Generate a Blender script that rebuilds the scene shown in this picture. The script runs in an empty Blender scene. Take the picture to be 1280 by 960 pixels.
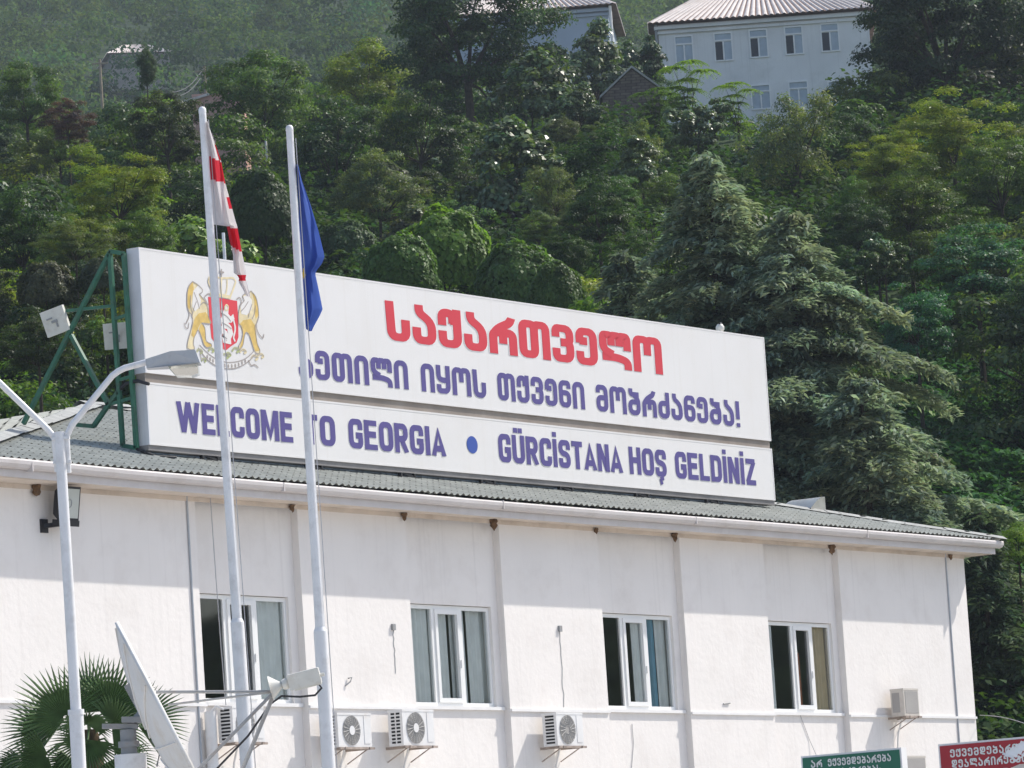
import bpy, math, random
import numpy as np
from mathutils import Vector, Matrix
R = math.radians
SC = bpy.context.scene
COL = SC.collection

# ------------------------------------------------------------------ camera, sky, sun, exposure
F_PX = 6131.0                      # focal length in pixels of a 1280 px wide frame (long zoom)
YAW, PIT, ROL = R(57.30), R(6.81), R(-3.71)
CAM = np.array([-60.018, -44.425, 1.70])
_v = np.array([math.sin(YAW)*math.cos(PIT), math.cos(YAW)*math.cos(PIT), math.sin(PIT)])
_r0 = np.array([math.cos(YAW), -math.sin(YAW), 0.0]); _u0 = np.cross(_r0, _v)
_r = _r0*math.cos(ROL) + _u0*math.sin(ROL)
_u = -_r0*math.sin(ROL) + _u0*math.cos(ROL)
FWD = np.array([math.sin(YAW), math.cos(YAW), 0.0])      # horizontal view direction
cd = bpy.data.cameras.new('camera'); cam = bpy.data.objects.new('camera', cd); COL.objects.link(cam)
cam.matrix_world = Matrix(((_r[0], _u[0], -_v[0], CAM[0]), (_r[1], _u[1], -_v[1], CAM[1]), (_r[2], _u[2], -_v[2], CAM[2]), (0, 0, 0, 1)))
cd.sensor_width = 36.0; cd.lens = 36.0*F_PX/1280.0; cd.clip_start = 1.0; cd.clip_end = 5000.0
SC.camera = cam

SUN_DIR = Vector((2.0, -1.0, 2.5)).normalized()          # towards the sun
w = bpy.data.worlds.new('World'); SC.world = w; w.use_nodes = True
nt = w.node_tree; bg = nt.nodes['Background']
sky = nt.nodes.new('ShaderNodeTexSky'); sky.sky_type = 'NISHITA'; sky.sun_disc = False
sky.sun_elevation = math.asin(SUN_DIR.z); sky.sun_rotation = math.atan2(SUN_DIR.x, SUN_DIR.y)
sky.air_density = 1.0; sky.dust_density = 2.0; sky.ozone_density = 1.0
nt.links.new(sky.outputs[0], bg.inputs[0]); bg.inputs[1].default_value = 0.118
sl = bpy.data.lights.new('sun', 'SUN'); sl.energy = 3.3; sl.angle = R(0.55); sl.color = (1.0, 0.95, 0.87)
so = bpy.data.objects.new('sun', sl); COL.objects.link(so); so.rotation_euler = (-SUN_DIR).to_track_quat('-Z', 'Y').to_euler()
so.location = (0, 0, 80)
SC.view_settings.view_transform = 'Standard'; SC.view_settings.look = 'None'
SC.view_settings.gamma = 1.0; SC.view_settings.exposure = 0.62; SC.view_settings.use_curve_mapping = False
SC.render.engine = 'CYCLES'; SC.cycles.use_denoising = True
SC.cycles.max_bounces = 7; SC.cycles.transparent_max_bounces = 8; SC.cycles.volume_bounces = 0

# ------------------------------------------------------------------ helpers
def ray(x, y): return _v + _r*(x-640)/F_PX - _u*(y-480)/F_PX
def onY(x, y, Y): d = ray(x, y); return CAM + d*(Y-CAM[1])/d[1]
def onX(x, y, X): d = ray(x, y); return CAM + d*(X-CAM[0])/d[0]
def dep(x, y, D): return CAM + ray(x, y)*D
def W(a, b, z=0.0): p = CAM + _r0*a + FWD*b; return np.array([p[0], p[1], z])

def tag(o, label=None, cat=None, group=None, kind=None):
    if label: o['label'] = label
    if cat: o['category'] = cat
    if group: o['group'] = group
    if kind: o['kind'] = kind
    return o
def thing(name, label, cat, loc=(0, 0, 0), rz=0.0, group=None):
    o = bpy.data.objects.new(name, None); COL.objects.link(o); o.empty_display_size = 0.2
    o.location = tuple(loc); o.rotation_euler = (0, 0, rz)
    return tag(o, label, cat, group)

class MB:
    """collects geometry, links it as one mesh object"""
    def __init__(s): s.v = []; s.f = []; s.m = []; s.sm = []
    def add(s, vs, fs, mi=0, smooth=False):
        o = len(s.v); s.v += [tuple(map(float, p)) for p in vs]
        for f in fs: s.f.append(tuple(i+o for i in f)); s.m.append(mi); s.sm.append(smooth)
    def box(s, x0, x1, y0, y1, z0, z1, mi=0):
        s.add([(x0,y0,z0),(x1,y0,z0),(x1,y1,z0),(x0,y1,z0),(x0,y0,z1),(x1,y0,z1),(x1,y1,z1),(x0,y1,z1)],
              [(0,3,2,1),(4,5,6,7),(0,1,5,4),(1,2,6,5),(2,3,7,6),(3,0,4,7)], mi)
    def obox(s, c, ax, ay, az, mi=0):
        """box by centre and three half-axis vectors"""
        c, ax, ay, az = map(np.asarray, (c, ax, ay, az))
        vs = [c+i*ax+j*ay+k*az for k in (-1,1) for (i,j) in ((-1,-1),(1,-1),(1,1),(-1,1))]
        s.add(vs, [(0,3,2,1),(4,5,6,7),(0,1,5,4),(1,2,6,5),(2,3,7,6),(3,0,4,7)], mi)
    def tube(s, pts, r, n=8, mi=0, caps=True, r1=None):
        pts = [np.asarray(p, float) for p in pts]; N = len(pts); vs = []
        rs = r if isinstance(r, (list, tuple)) else [r + ((r1 if r1 is not None else r)-r)*i/max(1, N-1) for i in range(N)]
        t0 = pts[1]-pts[0]; ref = np.array([0,0,1.0]) if abs(t0[2]) < .9*np.linalg.norm(t0) else np.array([1.0,0,0])
        for i in range(N):
            t = pts[min(i+1, N-1)]-pts[max(i-1, 0)]; t = t/(np.linalg.norm(t)+1e-9)
            a = np.cross(t, ref); a /= np.linalg.norm(a)+1e-9; b = np.cross(t, a)
            for k in range(n):
                an = 2*math.pi*k/n; vs.append(pts[i]+rs[i]*(math.cos(an)*a+math.sin(an)*b))
        fs = [(i*n+k, i*n+(k+1) % n, (i+1)*n+(k+1) % n, (i+1)*n+k) for i in range(N-1) for k in range(n)]
        s.add(vs, fs, mi, n > 5)
        if caps: s.add(vs[:n], [tuple(range(n))], mi); s.add(vs[-n:], [tuple(range(n))[::-1]], mi)
    def sqtube(s, p, q, h, mi=0):
        p, q = np.asarray(p, float), np.asarray(q, float); t = q-p; L = np.linalg.norm(t); t /= L
        ref = np.array([1.0,0,0]) if abs(t[0]) < .9 else np.array([0,0,1.0])
        a = np.cross(t, ref); a /= np.linalg.norm(a); b = np.cross(t, a)
        s.obox((p+q)/2, t*L/2, a*h, b*h, mi)
    def quad(s, a, b, c, d, mi=0): s.add([a, b, c, d], [(0, 1, 2, 3)], mi)
    def lathe(s, prof, n=24, M=None, mi=0):
        vs = []
        for (r, z) in prof:
            for k in range(n):
                an = 2*math.pi*k/n; p = Vector((r*math.cos(an), r*math.sin(an), z)); vs.append(tuple(M @ p if M else p))
        fs = [(i*n+k, i*n+(k+1) % n, (i+1)*n+(k+1) % n, (i+1)*n+k) for i in range(len(prof)-1) for k in range(n)]
        s.add(vs, fs, mi, True)
    def extrude(s, poly, axis0, axis1, org, ext, mi=0):
        """polygon in the plane (axis0, axis1) at org, extruded along ext"""
        a0, a1, org, ext = map(np.asarray, (axis0, axis1, org, ext)); n = len(poly)
        A = [org+a0*x+a1*y for x, y in poly]; B = [p+ext for p in A]
        s.add(A+B, [tuple(range(n))[::-1], tuple(range(n, 2*n))] + [(i, (i+1) % n, (i+1) % n+n, i+n) for i in range(n)], mi)
    def build(s, name, mats, parent=None, col=None):
        me = bpy.data.meshes.new(name); me.from_pydata(s.v, [], s.f)
        mats = mats if isinstance(mats, (list, tuple)) else [mats]
        for m in mats: me.materials.append(m)
        me.polygons.foreach_set('material_index', s.m); me.polygons.foreach_set('use_smooth', s.sm)
        me.update()
        o = bpy.data.objects.new(name, me); COL.objects.link(o)
        if parent: o.parent = parent; o.matrix_parent_inverse = parent_inv(parent)
        return o
def parent_inv(p):
    return (Matrix.Translation(p.location) @ p.rotation_euler.to_matrix().to_4x4()).inverted() if p.parent is None else p.matrix_parent_inverse.copy() @ Matrix.Identity(4) if False else Matrix.Identity(4) if p.parent else Matrix.Identity(4)
# a part built in world coordinates under a thing whose Empty sits at its base
def part(mb, name, mats, parent):
    o = mb.build(name, mats)
    o.parent = parent
    root = parent
    if root.parent is None and root.type == 'EMPTY':
        o.matrix_parent_inverse = (Matrix.Translation(root.location) @ root.rotation_euler.to_matrix().to_4x4()).inverted()
    return o
def sub(mb, name, mats, parent):                       # sub-part: the parent's mesh is in the same coordinates
    o = mb.build(name, mats); o.parent = parent
    return o

# ------------------------------------------------------------------ materials
def mat(name, col, rough=0.7, spec=0.3, metal=0.0, noise=0.0, nscale=3.0, bump=0.0, bscale=20.0, streak=None, dirt=None, dscale=0.8, ior=None):
    m = bpy.data.materials.new(name); m.use_nodes = True; t = m.node_tree; n = t.nodes; L = t.links
    b = n['Principled BSDF']; b.inputs['Roughness'].default_value = rough; b.inputs['Metallic'].default_value = metal
    b.inputs['Specular IOR Level'].default_value = spec
    c4 = (*col, 1.0); b.inputs['Base Color'].default_value = c4
    tc = n.new('ShaderNodeTexCoord'); src = None
    if noise:
        tx = n.new('ShaderNodeTexNoise'); tx.inputs['Scale'].default_value = nscale; tx.inputs['Detail'].default_value = 6
        L.new(tc.outputs['Object'], tx.inputs['Vector'])
        r = n.new('ShaderNodeValToRGB'); r.color_ramp.elements[0].position = .3; r.color_ramp.elements[1].position = .7
        r.color_ramp.elements[0].color = (*[max(0, c*(1-noise)) for c in col], 1); r.color_ramp.elements[1].color = (*[min(1, c*(1+noise)) for c in col], 1)
        L.new(tx.outputs['Fac'], r.inputs[0]); src = r.outputs[0]
    def overlay(fac, c, src):
        mx = n.new('ShaderNodeMix'); mx.data_type = 'RGBA'; L.new(fac, mx.inputs[0])
        if src is None: mx.inputs[6].default_value = c4
        else: L.new(src, mx.inputs[6])
        mx.inputs[7].default_value = (*c, 1); return mx.outputs[2]
    if dirt:
        tx = n.new('ShaderNodeTexNoise'); tx.inputs['Scale'].default_value = dscale; tx.inputs['Detail'].default_value = 9; tx.inputs['Roughness'].default_value = .7
        L.new(tc.outputs['Object'], tx.inputs['Vector'])
        r = n.new('ShaderNodeValToRGB'); r.color_ramp.elements[0].position = .5; r.color_ramp.elements[1].position = .78
        r.color_ramp.elements[0].color = (0, 0, 0, 1); r.color_ramp.elements[1].color = (.7, .7, .7, 1)
        L.new(tx.outputs['Fac'], r.inputs[0]); src = overlay(r.outputs[0], dirt, src)
    if streak:
        mp = n.new('ShaderNodeMapping'); mp.inputs['Scale'].default_value = (6.5, 6.5, .16); L.new(tc.outputs['Object'], mp.inputs[0])
        tx = n.new('ShaderNodeTexNoise'); tx.inputs['Scale'].default_value = 1.6; tx.inputs['Detail'].default_value = 7; L.new(mp.outputs[0], tx.inputs['Vector'])
        r = n.new('ShaderNodeValToRGB'); r.color_ramp.elements[0].position = .55; r.color_ramp.elements[1].position = .8
        r.color_ramp.elements[0].color = (0, 0, 0, 1); r.color_ramp.elements[1].color = (.55, .55, .55, 1)
        L.new(tx.outputs['Fac'], r.inputs[0]); src = overlay(r.outputs[0], streak, src)
    if src is not None: L.new(src, b.inputs['Base Color'])
    if bump:
        tx = n.new('ShaderNodeTexNoise'); tx.inputs['Scale'].default_value = bscale; tx.inputs['Detail'].default_value = 5
        L.new(tc.outputs['Object'], tx.inputs['Vector'])
        bp = n.new('ShaderNodeBump'); bp.inputs['Strength'].default_value = bump; bp.inputs['Distance'].default_value = .03
        L.new(tx.outputs['Fac'], bp.inputs['Height']); L.new(bp.outputs[0], b.inputs['Normal'])
    return m

M = {}
M['plaster'] = mat('plaster', (.81, .775, .745), .9, .1, noise=.03, nscale=.7, bump=.20, bscale=9, dirt=(.70, .655, .62), dscale=1.3, streak=(.69, .655, .63))
M['trim'] = mat('trim_white', (.78, .77, .76), .6, .3, noise=.04, nscale=5)
M['gutter'] = mat('gutter_white', (.60, .565, .555), .55, .35, noise=.05, nscale=2, dirt=(.5, .45, .42), dscale=2.5)
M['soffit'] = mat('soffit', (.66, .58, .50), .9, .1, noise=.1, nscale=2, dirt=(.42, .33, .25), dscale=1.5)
M['roof'] = mat('roof_tile', (.37, .38, .345), .8, .2, noise=.16, nscale=3.5, dirt=(.17, .18, .165), dscale=1.1)
M['cap'] = mat('ridge_cap', (.34, .345, .33), .7, .3, noise=.15, nscale=4, dirt=(.2, .2, .19), dscale=3)
M['dark'] = mat('dark_gap', (.03, .03, .032), .9, .1, noise=.2)
M['pvc'] = mat('window_pvc', (.80, .80, .79), .4, .4, noise=.02)
M['curtain'] = mat('curtain_grey', (.92, .93, .91), .95, .05, noise=.06, nscale=4)
M['curtain_blue'] = mat('curtain_blue', (.28, .50, .62), .95, .05, noise=.06, nscale=4)
M['curtain_tan'] = mat('curtain_tan', (.72, .60, .42), .95, .05, noise=.06, nscale=4)
M['curtain_rust'] = mat('curtain_rust', (.50, .20, .12), .95, .05, noise=.08, nscale=4)
M['room'] = mat('room_wall', (.34, .28, .26), .9, .1, noise=.1)
M['sign'] = mat('sign_white', (.70, .69, .685), .6, .25, noise=.012, nscale=.8, dirt=(.655, .635, .61), dscale=.7, streak=(.655, .635, .615))
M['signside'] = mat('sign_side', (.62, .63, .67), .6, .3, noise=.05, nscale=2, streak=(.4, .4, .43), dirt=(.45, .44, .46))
M['rail'] = mat('sign_rail', (.27, .235, .205), .6, .3, noise=.2, nscale=1.5, dirt=(.18, .14, .11))
M['raildark'] = mat('sign_rail_bottom', (.22, .21, .21), .6, .3, noise=.2, nscale=1.5)
M['red'] = mat('letter_red', (.57, .038, .058), .5, .3, noise=.03)
M['violet'] = mat('letter_violet', (.085, .068, .235), .5, .3, noise=.05)
M['blue'] = mat('dot_blue', (.035, .08, .34), .5, .3)
M['edge'] = mat('letter_edge', (.76, .755, .75), .6, .2)
M['green_steel'] = mat('green_steel', (.035, .14, .085), .5, .4, noise=.2, nscale=6, dirt=(.10, .07, .05), dscale=5)
M['black_steel'] = mat('black_steel', (.02, .02, .022), .6, .3, noise=.2)
M['plate'] = mat('plate_white', (.66, .65, .60), .5, .4, noise=.06, nscale=6, dirt=(.45, .38, .30), dscale=5)
M['pole'] = mat('pole_white', (.80, .80, .81), .4, .45, noise=.04, nscale=3, dirt=(.5, .48, .46), dscale=4)
M['lampgrey'] = mat('lamp_grey', (.42, .45, .49), .45, .4, noise=.05, nscale=8, dirt=(.3, .3, .33), dscale=8)
M['black'] = mat('black_paint', (.018, .018, .022), .45, .4, noise=.1)
M['glasslens'] = mat('lens_glass', (.50, .52, .48), .15, .6, noise=.05)
M['ac'] = mat('ac_white', (.76, .755, .75), .45, .35, noise=.03, nscale=4, dirt=(.62, .57, .52), dscale=3)
M['acguard'] = mat('ac_guard', (.48, .47, .455), .6, .3)
M['acgrille'] = mat('ac_grille', (.36, .345, .33), .7, .2, noise=.06)
M['acbeige'] = mat('ac_beige', (.60, .56, .51), .5, .3, noise=.04, dirt=(.42, .36, .31), dscale=3)
M['rust'] = mat('rust', (.36, .30, .26), .9, .1, noise=.35, nscale=8)
M['mud'] = mat('nest_mud', (.17, .105, .06), 1, .05, noise=.35, nscale=14, bump=1, bscale=30)
M['dish'] = mat('dish_paint', (.80, .79, .77), .55, .3, noise=.04, nscale=2, dirt=(.58, .46, .30), dscale=1.6)
M['dishsteel'] = mat('dish_steel', (.30, .31, .32), .55, .35, noise=.12, nscale=6, dirt=(.22, .15, .10), dscale=6)
M['cable'] = mat('cable_black', (.03, .03, .035), .6, .3)
M['cablegrey'] = mat('cable_grey', (.45, .45, .47), .6, .3)
M['palm'] = mat('palm_leaf', (.085, .15, .05), .42, .45, noise=.3, nscale=7)
M['palmdry'] = mat('palm_fibre', (.10, .075, .045), .95, .05, noise=.4, nscale=12)
M['bark'] = mat('bark', (.07, .058, .046), .95, .05, noise=.35, nscale=6, bump=.8, bscale=14)
M['soil'] = mat('hillside_soil', (.04, .06, .026), 1, .05, noise=.6, nscale=.25, bump=.6, bscale=2)
M['asphalt'] = mat('paving_concrete', (.42, .405, .385), .95, .15, noise=.2, nscale=.6)
M['signgreen'] = mat('sign_green', (.02, .14, .085), .4, .4, noise=.05)
M['signred'] = mat('sign_red', (.36, .02, .03), .4, .4, noise=.06)
M['signtext'] = mat('sign_text', (.72, .72, .70), .5, .3)
M['houseplaster'] = mat('house_plaster', (.74, .74, .735), .95, .05, noise=.05, nscale=.6, dirt=(.55, .55, .53), dscale=.5, streak=(.55, .55, .55))
M['houseblue'] = mat('house_grey_blue', (.36, .42, .50), .95, .05, noise=.06, nscale=.6)
M['housepink'] = mat('house_pink', (.52, .33, .28), .95, .05, noise=.1, nscale=1)
M['housebeige'] = mat('house_beige', (.33, .29, .265), .95, .05, noise=.1, nscale=1)
M['sheetroof'] = mat('sheet_roof', (.62, .57, .54), .7, .2, noise=.1, nscale=1.5, dirt=(.44, .35, .31), dscale=1.2)
M['sheetvalley'] = mat('sheet_roof_shade', (.24, .16, .13), .8, .1, noise=.25, nscale=2)  # dark brown paints the shade in the corrugation valleys
M['woodpole'] = mat('wood_pole', (.30, .25, .19), .9, .1, noise=.2)
M['win_dark'] = mat('window_dark', (.028, .03, .036), .25, .4)
M['win_pale'] = mat('window_pale', (.36, .42, .48), .2, .5, noise=.1)

def glass(name, tint, refl):
    m = bpy.data.materials.new(name); m.use_nodes = True; n = m.node_tree.nodes; L = m.node_tree.links
    out = n['Material Output']; n.remove(n['Principled BSDF'])
    tr = n.new('ShaderNodeBsdfTransparent'); tr.inputs[0].default_value = (*tint, 1)
    gl = n.new('ShaderNodeBsdfGlossy'); gl.inputs['Roughness'].default_value = .03; gl.inputs[0].default_value = (.9, .95, .95, 1)
    fr = n.new('ShaderNodeFresnel'); fr.inputs[0].default_value = refl
    mx = n.new('ShaderNodeMixShader'); L.new(fr.outputs[0], mx.inputs[0]); L.new(tr.outputs[0], mx.inputs[1]); L.new(gl.outputs[0], mx.inputs[2])
    L.new(mx.outputs[0], out.inputs[0]); return m
M['glass'] = glass('window_glass', (.97, .985, .98), 1.6)
M['bowl'] = glass('lamp_bowl', (.80, .78, .74), 1.5)

def brick(name, c1, c2, mortar, scale):
    m = mat(name, c1, .95, .05); n = m.node_tree.nodes; L = m.node_tree.links
    tc = n.new('ShaderNodeTexCoord'); mp = n.new('ShaderNodeMapping'); mp.inputs['Rotation'].default_value = (R(90), 0, 0); L.new(tc.outputs['Object'], mp.inputs[0])
    b = n.new('ShaderNodeTexBrick'); b.inputs['Scale'].default_value = scale; b.inputs['Color1'].default_value = (*c1, 1); b.inputs['Color2'].default_value = (*c2, 1); b.inputs['Mortar'].default_value = (*mortar, 1)
    b.inputs['Brick Width'].default_value = .55; b.inputs['Row Height'].default_value = .3; b.inputs['Mortar Size'].default_value = .03
    nz = n.new('ShaderNodeTexNoise'); nz.inputs['Scale'].default_value = 3.0; L.new(tc.outputs['Object'], nz.inputs['Vector'])
    mm = n.new('ShaderNodeMix'); mm.data_type = 'RGBA'; mm.blend_type = 'MULTIPLY'; mm.inputs[0].default_value = .7
    L.new(mp.outputs[0], b.inputs['Vector']); L.new(b.outputs[0], mm.inputs[6]); L.new(nz.outputs['Fac'], mm.inputs[7]); L.new(mm.outputs[2], n['Principled BSDF'].inputs['Base Color'])
    return m
M['stone'] = brick('shed_stone', (.30, .25, .21), (.22, .18, .16), (.13, .11, .10), 2.4)

def leafmat(name, rough=.45, spec=.35, trans=.32, tcol=(1.05, 1.22, .38)):
    """leaf: base colour = object colour x per-leaf colour variation; part of the light passes through the blade"""
    m = bpy.data.materials.new(name); m.use_nodes = True; n = m.node_tree.nodes; L = m.node_tree.links
    b = n['Principled BSDF']; b.inputs['Roughness'].default_value = rough; b.inputs['Specular IOR Level'].default_value = spec
    oi = n.new('ShaderNodeObjectInfo'); at = n.new('ShaderNodeAttribute'); at.attribute_name = 'tint'
    mu = n.new('ShaderNodeMix'); mu.data_type = 'RGBA'; mu.blend_type = 'MULTIPLY'; mu.inputs[0].default_value = 1
    L.new(oi.outputs['Color'], mu.inputs[6]); L.new(at.outputs['Color'], mu.inputs[7]); L.new(mu.outputs[2], b.inputs['Base Color'])
    tl = n.new('ShaderNodeBsdfTranslucent'); m2 = n.new('ShaderNodeMix'); m2.data_type = 'RGBA'; m2.blend_type = 'MULTIPLY'; m2.inputs[0].default_value = 1
    m2.inputs[7].default_value = (*tcol, 1); L.new(mu.outputs[2], m2.inputs[6]); L.new(m2.outputs[2], tl.inputs[0])
    mx = n.new('ShaderNodeMixShader'); mx.inputs[0].default_value = trans
    L.new(b.outputs[0], mx.inputs[1]); L.new(tl.outputs[0], mx.inputs[2]); L.new(mx.outputs[0], n['Material Output'].inputs[0])
    return m
M['leaf'] = leafmat('leaf', .46, .22, .46)
M['leafgloss'] = leafmat('leaf_glossy', .38, .36, .30)
M['leafmatte'] = leafmat('leaf_matte', .7, .07, .36)
M['leaffar'] = leafmat('leaf_far', .8, .04, .35)
M['needle'] = leafmat('needle', .6, .12, .36, (1.0, 1.12, .75))

# ------------------------------------------------------------------ stroke lettering
def fillet(pts, rad=.26, n=5):
    out = [np.array(pts[0], float)]
    for i in range(1, len(pts)-1):
        p, a, b = (np.array(q, float) for q in (pts[i], pts[i-1], pts[i+1]))
        la, lb = np.linalg.norm(a-p), np.linalg.norm(b-p); r = min(rad, la*.5, lb*.5)
        A, B = p+(a-p)/la*r, p+(b-p)/lb*r
        for k in range(n+1):
            t = k/n; out.append((1-t)**2*A + 2*t*(1-t)*p + t*t*B)
    out.append(np.array(pts[-1], float)); ded = [out[0]]
    for p in out[1:]:
        if np.linalg.norm(p-ded[-1]) > 2e-3: ded.append(p)
    return ded
a_ = .09
GLY = {
 'ს': (.56, [[(.09,1),(.11,.09),(.47,.09),(.47,.56)]]),
 'ა': (.56, [[(.17,1),(.17,.80),(.47,.58),(.47,.09),(.09,.09),(.09,.42)]]),
 'ქ': (.56, [[(.47,1),(.47,.09),(.09,.09),(.09,.42)], [(.09,.56),(.09,.89),(.36,.89),(.36,.62)], [(.30,.70),(.44,.70)]]),
 'რ': (.70, [[(.60,1),(.54,.84),(.24,.68),(.09,.50),(.09,0)], [(.09,.30),(.09,.57),(.35,.57),(.35,.28)], [(.35,.30),(.35,.57),(.61,.57),(.61,0)]]),
 'თ': (.80, [[(.40,.50),(.40,.09),(.09,.09),(.09,.91),(.40,.91),(.40,.50)], [(.40,.60),(.40,.91),(.71,.91),(.71,0)]]),
 'ვ': (.56, [[(.09,.66),(.09,.91),(.47,.91),(.47,.53),(.22,.53)], [(.22,.53),(.47,.53),(.47,.09),(.09,.09),(.09,.36)]]),
 'ე': (.56, [[(.09,.58),(.09,.91),(.47,.91),(.47,.09),(.09,.09),(.09,.36)], [(.09,.64),(.30,.64)]]),
 'ლ': (.86, [[(.77,.52),(.77,.91),(.55,.91),(.55,.62)], [(.55,.70),(.55,.91),(.32,.91),(.32,.62)], [(.32,.70),(.32,.91),(.09,.91),(.09,.50),(.36,.38)], [(.06,.31),(.50,.31),(.77,.22),(.77,0)]]),
 'ო': (.80, [[(.09,0),(.09,.91),(.40,.91),(.40,.48)], [(.40,.60),(.40,.91),(.71,.91),(.71,0)]]),
 'კ': (.56, [[(.22,1),(.22,.62),(.47,.53),(.47,.09),(.09,.09),(.09,.36)]]),
 'ი': (.56, [[(.09,0),(.09,.91),(.47,.91),(.47,0)]]),
 'ყ': (.58, [[(.09,1),(.09,.48),(.49,.48)], [(.49,1),(.49,.09),(.09,.09),(.09,.32)]]),
 'ნ': (.56, [[(.47,.70),(.47,.91),(.09,.91),(.09,.09),(.47,.09),(.47,.54),(.16,.54)]]),
 'მ': (.56, [[(.09,.70),(.09,.91),(.47,.91),(.47,.09),(.09,.09),(.09,.52),(.42,.52)]]),
 'ბ': (.60, [[(.14,1),(.14,.78),(.54,.78)], [(.30,.76),(.50,.60),(.50,.09),(.09,.09),(.09,.50),(.44,.50)]]),
 'ძ': (.56, [[(.47,1),(.47,.09),(.09,.09),(.09,.58),(.42,.58)]]),
 'დ': (.66, [[(.32,.52),(.09,.52),(.09,.91),(.33,.91),(.33,.60)], [(.33,.64),(.33,.91),(.57,.91),(.57,.36),(.09,.36),(.09,.20),(.57,.06)]]),
 '!': (.22, [[(.11,1),(.11,.30)], [(.11,.15),(.11,0)]]), ' ': (.34, []),
}
LAT = {
 'W': (1.05, [('s',[(.11,1),(.30,.0)]),('s',[(.30,.0),(.525,.98)]),('s',[(.525,.98),(.75,.0)]),('s',[(.75,.0),(.94,1)])]), 'E': (.58, [('s',[(.1,0),(.1,1)]),('s',[(.1,.92),(.56,.92)]),('s',[(.1,.52),(.52,.52)]),('s',[(.1,.08),(.57,.08)])]),
 'L': (.55, [('s',[(.1,0),(.1,1)]),('s',[(.1,.08),(.54,.08)])]), 'C': (.60, [('r',[(.5,.64),(.5,.91),(.1,.91),(.1,.09),(.5,.09),(.5,.36)])]),
 'O': (.62, [('r',[(.1,.5),(.1,.91),(.52,.91),(.52,.09),(.1,.09),(.1,.5)])]), 'M': (.80, [('s',[(.1,0),(.1,1)]),('s',[(.7,0),(.7,1)]),('s',[(.13,.97),(.4,.08),(.67,.97)])]),
 'T': (.58, [('s',[(.01,.91),(.57,.91)]),('s',[(.29,.91),(.29,0)])]), 'G': (.62, [('r',[(.52,.64),(.52,.91),(.1,.91),(.1,.09),(.52,.09),(.52,.40)]),('s',[(.32,.44),(.62,.44)])]),
 'R': (.62, [('s',[(.1,0),(.1,1)]),('r',[(.1,.91),(.5,.91),(.5,.47),(.1,.47)]),('s',[(.30,.47),(.53,0)])]), 'I': (.22, [('s',[(.11,0),(.11,1)])]),
 'A': (.62, [('s',[(.07,0),(.31,.95),(.55,0)]),('s',[(.17,.26),(.45,.26)])]), 'U': (.62, [('r',[(.1,1),(.1,.09),(.52,.09),(.52,1)])]),
 'S': (.60, [('r',[(.5,.66),(.5,.91),(.1,.91),(.1,.54),(.5,.47),(.5,.09),(.1,.09),(.1,.34)])]), 'N': (.62, [('s',[(.1,0),(.1,1)]),('s',[(.52,0),(.52,1)]),('s',[(.12,.96),(.50,.04)])]),
 'H': (.62, [('s',[(.1,0),(.1,1)]),('s',[(.52,0),(.52,1)]),('s',[(.1,.52),(.52,.52)])]), 'D': (.62, [('s',[(.1,0),(.1,1)]),('r',[(.1,.91),(.52,.91),(.52,.09),(.1,.09)])]),
 'Z': (.58, [('s',[(.03,.91),(.55,.91)]),('s',[(.50,.90),(.08,.10)]),('s',[(.02,.09),(.57,.09)])]), ' ': (.3, []),
}
def _with(base, extra): return (LAT[base][0], LAT[base][1]+extra)
LAT['Ü'] = _with('U', [('s',[(.19,1.08),(.19,1.25)]),('s',[(.43,1.08),(.43,1.25)])])
LAT['İ'] = _with('I', [('s',[(.11,1.08),(.11,1.25)])])
LAT['Ş'] = _with('S', [('s',[(.31,.0),(.33,-.13)]),('s',[(.34,-.16),(.20,-.20)])])

def ribbon(pts, h):
    pts = [np.asarray(p, float) for p in pts]; L, Rr = [], []
    for i, p in enumerate(pts):
        d0 = pts[i]-pts[i-1] if i > 0 else pts[1]-pts[0]; d1 = pts[i+1]-pts[i] if i < len(pts)-1 else d0
        d0 = d0/(np.linalg.norm(d0)+1e-9); d1 = d1/(np.linalg.norm(d1)+1e-9)
        n0, n1 = np.array([-d0[1], d0[0]]), np.array([-d1[1], d1[0]]); m = n0+n1; m /= np.linalg.norm(m)+1e-9
        k = h/max(.42, float(m@n0)); L.append(p+m*k); Rr.append(p-m*k)
    return L, Rr
def word(mb, text, glyphs, place, u0, u1, v0, v1, t=.19, gap=.1, mi=0, edge=None):
    """lay out a word between u0 and u1 (baseline v0, cap line v1); place(u, v, lift) -> 3D"""
    tot = sum(glyphs[c][0] for c in text)+gap*(len(text)-1); k = 0; x = 0
    for c in text:
        wd, strokes = glyphs[c]
        for st in strokes:
            if isinstance(st, tuple): pts = fillet(st[1]) if st[0] == 'r' else st[1]
            else: pts = fillet(st)
            for (hh, mm, base) in (((t/2, mi, .004),) if edge is None else ((t/2, mi, .006), (t/2+.022, edge, .002))):
                L, Rr = ribbon(pts, hh); lift = base + (k % 9)*.00035
                raw = st[1] if isinstance(st, tuple) else st; lo, hi = min(p[1] for p in raw), max(p[1] for p in raw); ee = hh-t/2
                cl = (lambda y: min(1+ee, max(-ee, y))) if lo >= 0 and hi <= 1 else (lambda y: y)
                for i in range(len(L)-1):
                    mb.add([place(u0+(x+q[0])/tot*(u1-u0), v0+cl(q[1])*(v1-v0), lift+i*.000006) for q in (L[i], L[i+1], Rr[i+1], Rr[i])], [(0, 1, 2, 3)], mm)
            k += 1
        x += wd+gap

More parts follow.
